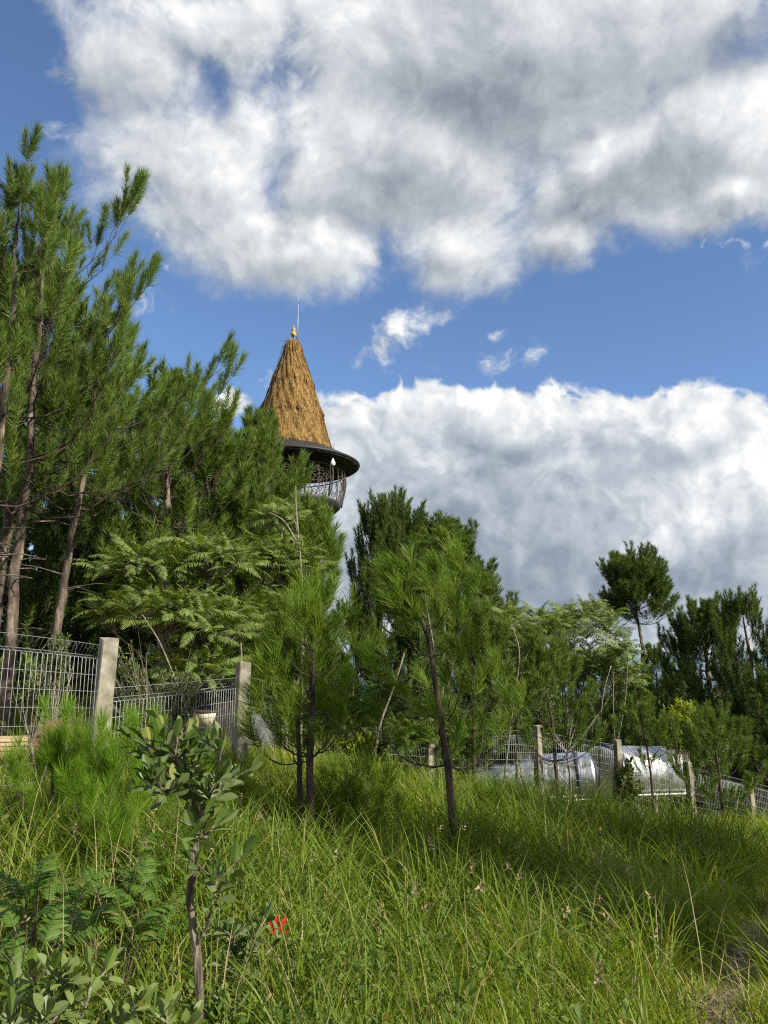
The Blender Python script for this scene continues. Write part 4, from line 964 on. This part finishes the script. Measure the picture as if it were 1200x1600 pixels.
def shed():
    c = on(352, 1150, 13.2); root = empty('shed', c, 'low dark slatted shed with an arched top behind the second fence panel', 'shed')
    w = MB()
    for q in range(15): w.box(c + [-.75 + q * .107, 0, .45 + .015 * math.sin(q * 5)], (.046, .02, .55))
    for z in (.12, .86): w.box(c + [0, .032, z], (.82, .010, .05))
    for s in (-.8, .8):
        for q in range(9): w.box(c + [s, .10 + q * .12, .42], (.018, .052, .5))
    w.build('slat_wall', M['dark_wood'], root, smooth=False)
    r = MB(); t = np.linspace(.15, 2.99, 16); P = np.stack([-.95 * np.cos(t), 0 * t, .85 + .42 * np.sin(t)], -1)
    V = np.concatenate([c + P + [0, y, dz] for y, dz in ((-.2, 0), (1.3, 0), (1.3, -.05), (-.2, -.05))]); i = np.arange(15)
    r.add(V, None, np.concatenate([np.stack([a * 16 + i, a * 16 + i + 1, (a + 1) % 4 * 16 + i + 1, (a + 1) % 4 * 16 + i], -1) for a in range(4)])); r.build('arched_roof', M['iron'], root)
shed()
b = at(321, 1118, 11.5); bk = empty('basket', b, 'cream round basket behind the second fence panel', 'basket')
e = MB(); e.lathe([(0, b[2] - .14), (.10, b[2] - .14), (.14, b[2] - .02), (.16, b[2] + .05), (.145, b[2] + .05), (.13, b[2] - .02), (0, b[2] - .1)], (b[0], b[1], 0), 24); e.build('body', M['cream'], bk)
e = MB(); t = np.linspace(0, 6.2832, 30); e.tube(np.stack([b[0] + .155 * np.cos(t), b[1] + .155 * np.sin(t), 0 * t + b[2] + .055], -1), .018, 6); e.build('rim', M['dark_wood'], bk)
g0 = gz(b[0], b[1]); s_ = empty('stool', (b[0], b[1], g0), 'dark wooden stool carrying the cream basket', 'stool')
e = MB(); e.lathe([(0, b[2] - .145), (.2, b[2] - .145), (.2, b[2] - .185), (0, b[2] - .185)], (b[0], b[1], 0), 24); e.build('seat', M['dark_wood'], s_)
for q in range(4):
    t = q * 1.571 + .7; e = MB(); e.tube([[b[0] + .14 * math.cos(t), b[1] + .14 * math.sin(t), b[2] - .18], [b[0] + .18 * math.cos(t), b[1] + .18 * math.sin(t), gz(b[0] + .18 * math.cos(t), b[1] + .18 * math.sin(t)) - .03]], .02, 6); e.build('leg', M['dark_wood'], s_)
def sheet(label, c, sx, sy, h, seed):
    rng = np.random.default_rng(seed); n = 26; u = np.linspace(-1, 1, n); X, Yy = np.meshgrid(u, u); c = np.asarray(c)
    Z = h * np.maximum(0, 1 - (X ** 2 + Yy ** 2) ** 1.2) * (1 + .3 * np.sin(X * 6 + seed) * np.cos(Yy * 5)) + .03 * np.sin(X * 13 + Yy * 9) + .012
    V = np.stack([c[0] + X * sx, c[1] + Yy * sy, gz(c[0] + X * sx, c[1] + Yy * sy) + Z], -1).reshape(-1, 3); i = np.arange(n - 1)[:, None] * n + np.arange(n - 1)
    mb = MB(); mb.add(V, None, np.stack([i, i + 1, i + n + 1, i + n], -1).reshape(-1, 4)); tag(mb.build('crumpled_sheet', M['white']), label, 'sheet', 'white sheets behind the fence')
sheet('crumpled white sheet heaped left of the shed', on(268, 1150, 11.6), .30, .25, .34, 1)
sheet('crumpled white sheet beside the stool with the basket', on(306, 1150, 11.0), .22, .2, .30, 2)
sheet('crumpled white sheet at the right corner of the wooden hutch', on(112, 1150, 8.4), .16, .14, .22, 3)

# ------------------------------------------------------------------ plants in the foreground
TP_OV = [rosette_tpl(_r, 9, .125, .052, (12, 78), .10, wide=.62, fold=.35, curl=.12) for _ in range(6)]
TP_OV2 = [rosette_tpl(_r, 6, .10, .042, (25, 85), .12, wide=.62, fold=.35, curl=.2) for _ in range(6)]
TP_SAP = [rosette_tpl(_r, 6, .125, .046, (8, 62), .13, wide=.62, fold=.35, curl=.10) for _ in range(6)]
def leafy(name, label, base, limbs, seed, tpls, fm, bark, group=None, cat='shrub', tipn=2, scale=1.0, along=.5):
    """limbs: list of (points, r0, r1, leaf density along the limb)"""
    rng = np.random.default_rng(seed); root = empty(name, base, label, cat, group); tr = MB(); cr = MB(); pos = []; dr = []; sc_ = []
    for (P, ra, rb, dens) in limbs:
        P = curve_pts(P, 14, rng, .004); tr.tube(P, np.linspace(ra, rb, 14), 8, .22, rng)
        d = unit(P[-1] - P[-3])
        if dens > 0:
            pos.append(P[-1]); dr.append(d + [0, 0, .3]); sc_.append(1.05)
            for q in range(int(dens)):
                f = 1 - along * rng.random(); b = np.array([np.interp(f, np.linspace(0, 1, 14), P[:, k]) for k in range(3)])
                az = rng.random() * 6.28; l = .03 + .09 * rng.random(); e = b + np.array([math.cos(az) * l, math.sin(az) * l, l * (.3 + .7 * rng.random())])
                tr.tube([b, (b + e) / 2, e], [.0045, .0035, .0025], 4, cap=False); pos.append(e); dr.append(unit(e - b) + [0, 0, .4]); sc_.append(.8 + .35 * rng.random())
    place(cr, tpls, np.array(pos), np.array(dr), np.array(sc_) * scale, rng)
    tr.build('stem', M[bark], root, smooth=False); cr.build('leaves', M[fm], root, smooth=False); return root
Y = 3.05; A = lambda px, py, dy=0.0: at(px, py, Y + dy)
g0 = on(312, 1600, Y)
leafy('leathery_sapling', 'leathery leaved sapling with a gnarled furrowed trunk in the left foreground', g0, [
    ([g0 - [0, 0, .1], A(310, 1530), A(298, 1440), A(296, 1375), A(308, 1318)], .018, .013, 0),
    ([A(308, 1320), A(300, 1275), A(288, 1230), A(272, 1190), A(276, 1150)], .014, .005, 10),
    ([A(304, 1300), A(324, 1260, -.05), A(340, 1215, -.08), A(346, 1160, -.1)], .011, .005, 10),
    ([A(290, 1235), A(262, 1215, .08), A(240, 1195, .12), A(232, 1165, .14)], .008, .004, 6),
    ([A(320, 1250, -.05), A(342, 1240, .1), A(352, 1215, .14)], .007, .004, 5),
    ([A(285, 1225), A(300, 1190, .14), A(306, 1150, .2)], .007, .004, 6),
    ([A(286, 1222), A(262, 1240, -.14), A(246, 1228, -.2)], .009, .004, 6),
    ([A(306, 1322), A(326, 1300), A(338, 1290)], .008, .004, 4),
    ([A(300, 1480), A(330, 1420, -.05), A(338, 1360, -.08)], .006, .003, 4)], 201, TP_SAP, 'glossy', 'gnarl', cat='sapling', scale=.66, along=.88)
def weedplant(label, px, py, Y, seed, spread, n, tp, fm, scale, h=.0, name='leafy_seedling', group='leafy seedlings in the grass', bark='twig'):
    rng = np.random.default_rng(seed); b = on(px, py, Y); top = at(px, py, Y); limbs = []
    for q in range(n):
        e = top + np.array([rng.normal() * spread, rng.normal() * spread * .6, -abs(rng.normal()) * spread * .5]); limbs.append(([b - [0, 0, .05], (b + e) / 2 + rng.normal(size=3) * .02, e], .008, .004, 4))
    leafy(name, label, b, limbs, seed, tp, fm, bark, group, 'seedling', scale=scale, along=.4)
weedplant('seedling with broad pale leaves at the bottom left corner', 100, 1500, 2.75, 211, .08, 3, TP_OV, 'pale_leaf', .58)
weedplant('seedling with broad leaves at the bottom edge left of the gnarled trunk', 205, 1560, 2.7, 212, .07, 2, TP_OV, 'pale_leaf', .55)
weedplant('low broad leaved seedling cut by the left photo edge', 20, 1570, 2.6, 213, .07, 2, TP_OV, 'glossy', .55)
weedplant('seedling with long leaves right of the gnarled trunk', 352, 1450, 3.6, 214, .07, 3, TP_OV, 'glossy', .5)
weedplant('seedling at the foot of the gnarled trunk with reddish twigs', 335, 1555, 3.2, 215, .07, 3, TP_OV2, 'weed', .6)
weedplant('thin leafy seedling between the gnarled trunk and the red leaves', 395, 1500, 3.7, 216, .07, 3, TP_OV2, 'glossy', .75)
rp = on(428, 1470, 4.0); rt_ = at(430, 1462, 4.0)
rng = np.random.default_rng(5); root = empty('red_leaved_seedling', rp, 'small seedling with bright red young leaves amid the green grass', 'seedling')
e = MB(); e.tube(curve_pts([rp - [0, 0, .05], (rp + rt_) / 2 + [.02, 0, 0], rt_], 8), np.linspace(.007, .004, 8), 6); e.build('stem', M['gnarl'], root)
e = MB(); d = np.array([[-.35, -.3, .9], [.1, -.2, 1], [.5, .2, .75], [.75, -.3, .35], [-.5, .3, .5], [.2, .5, .8]]); V, T, Q = leaf_quad(d, np.array([[.2, -1, .3]] * 6), np.array([.085, .10, .095, .075, .06, .07]), np.array([.026] * 6), .4, np.array([rt_] * 6), .1); e.add(V, T, Q); e.build('red_leaves', M['red_leaf'], root, smooth=False)
e = MB(); place(e, TP_OV2, np.array([rp * .45 + rt_ * .55, rp * .3 + rt_ * .7, rp * .6 + rt_ * .4]), np.array([[.5, -.4, .6], [-.5, -.3, .5], [.2, -.6, .5]]), np.array([.7, .65, .75]), rng); e.build('green_leaves', M['weed'], root, smooth=False)
rp = on(985, 1440, 5.2)
# ferns
TP_FERN = [frond_tpl(_r, .50, 20, .15, .026, 1.1) for _ in range(5)]
def fern(label, px, py, Y, seed, n, scale):
    rng = np.random.default_rng(seed); b = on(px, py, Y); top = at(px, py, Y); root = empty('fern', b, label, 'fern', 'bracken ferns in the left foreground'); hub = np.array([b[0], b[1], max(b[2] + .08, top[2] - .32 * scale)])
    st = MB(); cr = MB(); pos = []; dr = []
    for q in range(n):
        az = q * 2.4 + rng.random(); el = R(35 + 35 * rng.random()); d = sph(az, el); e = hub + d * (.10 + .12 * rng.random()) + rng.normal(size=3) * .05
        st.tube([b + rng.normal(size=3) * .02 - [0, 0, .03], (b + e) / 2 + d * .03, e], [.004, .0035, .003], 4, cap=False); pos.append(e); dr.append(d)
    place(cr, TP_FERN, np.array(pos), np.array(dr), scale * (.7 + .5 * rng.random(n)), rng, roll=.25)
    st.build('stalks', M['gnarl'], root); cr.build('fronds', M['fern'], root, smooth=False)
for i, (px, py, Y, n, s, lab) in enumerate([(130, 1400, 4.2, 13, .7, 'wide fern clump below the pine seedlings'), (60, 1420, 3.7, 12, .65, 'fern clump near the left photo edge'), (195, 1385, 4.5, 10, .62, 'fern with pale curled tips left of the gnarled trunk'),
                                              (20, 1500, 3.1, 10, .6, 'fern clump cut by the left photo edge, above the corner seedling'), (175, 1470, 3.5, 11, .6, 'fern clump between the corner seedling and the gnarled trunk'), (250, 1430, 4.0, 9, .55, 'fern directly left of the gnarled trunk')]):
    fern(lab, px, py, Y, 230 + i, n + 3, s * .72)

# ------------------------------------------------------------------ grass
def blades(mb, x, y, h, w, lean, az, bend, z=None):
    n = len(x); z = gz(x, y) if z is None else z
    o = np.stack([np.cos(az), np.sin(az), 0 * az], -1); s = np.stack([-np.sin(az), np.cos(az), 0 * az], -1)
    tw = np.random.default_rng(len(x)).normal(size=n) * .9; s = s * np.cos(tw)[:, None] + o * np.sin(tw)[:, None]
    B = np.stack([x, y, z - .02], -1); rows = []
    for t, wt in ((0, .8), (.38, 1), (.72, .75)):
        p = B + o * (h * (np.sin(lean) * t + bend * t ** 2.3))[:, None]; p[:, 2] += h * (np.cos(lean) * t - .45 * bend * t ** 2.6)
        rows += [p - s * (w * wt / 2)[:, None], p + s * (w * wt / 2)[:, None]]
    p = B + o * (h * (np.sin(lean) + bend))[:, None]; p[:, 2] += h * (np.cos(lean) - .45 * bend - .12 * bend ** 2); rows.append(p)
    V = np.stack(rows, 1).reshape(-1, 3); i = np.arange(n)[:, None] * 7
    mb.add(V, i + np.array([4, 5, 6]), np.concatenate([i + np.array([0, 1, 3, 2]), i + np.array([2, 3, 5, 4])]))
_pp = np.array([at(1128, 1600, 3.5), at(1130, 1530, 4.3), at(1165, 1470, 5.4), at(1205, 1420, 7.2), at(1250, 1390, 9)])[:, :2]
_pp = np.vstack([[[1.28, 2.2]], _pp])
def path_dist(x, y): return np.abs(x - np.interp(y, _pp[:, 1], _pp[:, 0]))
_soilc = on(20, 1175, 9.2)
def keep_out(x, y, rng, wpath=.075):
    d = path_dist(x, y); k = d > wpath * (.6 + .6 * rng.random(len(x)))
    return k & (np.hypot(x - _soilc[0] + .8, y - _soilc[1] - .5) > 1.9)
def tufts(rng, n, y0, y1, per, hfun, w0, lean0, bend0, mat_, name, label=None, pw=1.0, rad=.05, accept=None, margin=1.2, wind=0.35):
    mb = MB(); yy = y0 * (y1 / y0) ** (rng.random(n) ** pw) if pw != 0 else y0 + (y1 - y0) * rng.random(n)
    xx = (rng.random(n) * 2 - 1) * (.52 * yy + margin)
    k = keep_out(xx, yy, rng)
    if accept is not None: k &= rng.random(n) < accept(xx, yy)
    xx, yy = xx[k], yy[k]; n = len(xx); hh = hfun(xx, yy)
    X = np.repeat(xx, per); Yv = np.repeat(yy, per); H = np.repeat(hh, per) * (.45 + .7 * rng.random(n * per))
    a = rng.random(n * per) * 6.283; r = rad * (1 + .05 * Yv) * np.sqrt(rng.random(n * per)); X = X + r * np.cos(a); Yv = Yv + r * np.sin(a)
    # blades lean outward from the tuft, all swept a little by the same breeze
    ox, oy = np.cos(a) * .8 + rng.normal(size=n * per) * .5 - wind, np.sin(a) * .8 + rng.normal(size=n * per) * .5
    az = np.arctan2(oy, ox); ln = np.abs(rng.normal(size=n * per)) * lean0; bd = bend0 * (.3 + 1.1 * rng.random(n * per))
    wd = w0 * (.7 + .6 * rng.random(n * per)) * (1 + .075 * Yv)
    blades(mb, X, Yv, H, wd, np.minimum(ln, 1.1), az, bd)
    o = mb.build(name, M[mat_], smooth=False); tag(o, label, None, None, 'stuff'); return o
rng = np.random.default_rng(8)
clump = lambda x, y: np.clip(.5 + .75 * field(x * 1.9 + 3, y * 1.9), 0, 1)
def hshort(x, y):
    return (.125 + .020 * np.clip(y - 2, 0, 9)) * (.55 + .95 * clump(x, y)) * (1 - .5 * np.exp(-(path_dist(x, y) / .35) ** 2))
tufts(rng, 31000, 1.3, 26, 9, hshort, .0041, .38, .32, 'grass', 'meadow_grass', 'green meadow grass covering the slope', rad=.05)
def htall(x, y): return (.40 + .035 * np.clip(y - 3, 0, 8)) * (.70 + .7 * clump(y, x)) * (1 + .35 * np.exp(-((x - 2.6) / 1.8) ** 2 - ((y - 10.3) / 1.8) ** 2))
def atall(x, y):
    mid = np.exp(-((y - 9.3) / 3.2) ** 2); left = (x < -.2) * np.exp(-((y - 5.5) / 1.8) ** 2) * .35
    mid = np.maximum(mid, 1.2 * np.exp(-((x - 2.8) / 2.2) ** 2 - ((y - 10.5) / 2) ** 2))
    return np.clip(.05 + .85 * mid * (.35 + .8 * clump(x + 9, y)) + left, 0, 1) * (path_dist(x, y) > .35)
tufts(rng, 9500, 2.6, 22, 14, htall, .0064, .34, .50, 'tall_grass', 'tall_grass', 'tall arching grass in the middle of the slope', rad=.07, accept=atall, wind=.25)
tufts(rng, 420, 2.8, 14, 3, lambda x, y: .45 + .35 * clump(x + 5, y), .0028, .35, .3, 'straw', 'dry_grass', 'dry straw stalks standing in the grass', rad=.06, accept=lambda x, y: .35 + .65 * (x < 0))
tufts(rng, 1500, 2.2, 9, 7, lambda x, y: .16 + .22 * clump(x * 2 + 1, y * 2 + 5), .0034, 1.0, .35, 'straw', 'dead_grass', 'tangled dead grass low among the green blades', rad=.07,
      accept=lambda x, y: np.clip(.06 + .75 * (x < .2) * clump(x * 2.5 + 7, y * 2.5) ** 2 + .5 * np.exp(-(path_dist(x, y) / .22) ** 2), 0, 1))
def path_litter():
    n = 2600; y = 2.3 + 6.5 * rng.random(n) ** 1.4; x = np.interp(y, _pp[:, 1], _pp[:, 0]) + rng.normal(size=n) * .065
    mb = MB(); blades(mb, x, y, .05 + .12 * rng.random(n), .0035 + .006 * rng.random(n), 1.25 + .25 * rng.random(n), rng.random(n) * 6.283, .05 + .1 * rng.random(n), gz(x, y) + .04)
    tag(mb.build('path_litter', M['litter'], smooth=False), 'dry leaf litter and straw lying on the trodden path', None, None, 'stuff')
path_litter()
# low broad-leaved weeds
def weeds(n, y0, y1, acc, scale, tp, m, name, label, hz):
    yy = y0 * (y1 / y0) ** rng.random(n); xx = (rng.random(n) * 2 - 1) * (.52 * yy + .8); k = keep_out(xx, yy, rng, .3) & (rng.random(n) < acc(xx, yy)); xx, yy = xx[k], yy[k]; n = len(xx)
    mb = MB(); p = np.stack([xx, yy, gz(xx, yy) + hz * (.3 + rng.random(n))], -1); place(mb, tp, p, np.stack([rng.normal(size=n) * .5, rng.normal(size=n) * .5 - .2, np.ones(n)], -1), scale * (.6 + .8 * rng.random(n)), rng)
    tag(mb.build(name, M[m], smooth=False), label, None, None, 'stuff')
weeds(2600, 2.2, 7, lambda x, y: .12 + .8 * (x < -.1) * clump(x * 2, y * 2), .55, TP_OV2, 'weed', 'low_weeds', 'low leafy weeds between the grass blades', .22)
weeds(2200, 2.4, 10, lambda x, y: .15 + .6 * (x < .6) * clump(x * 3 + 4, y * 2), .9, TP_SM, 'weed', 'small_weeds', 'small leaved weeds between the grass blades', .26)
weeds(900, 3.2, 9, lambda x, y: .10 + .35 * clump(x * 2 + 8, y * 2 + 3), .42, TP_SM, 'litter', 'seed_heads', 'brown withered seed heads among the grass', .50)
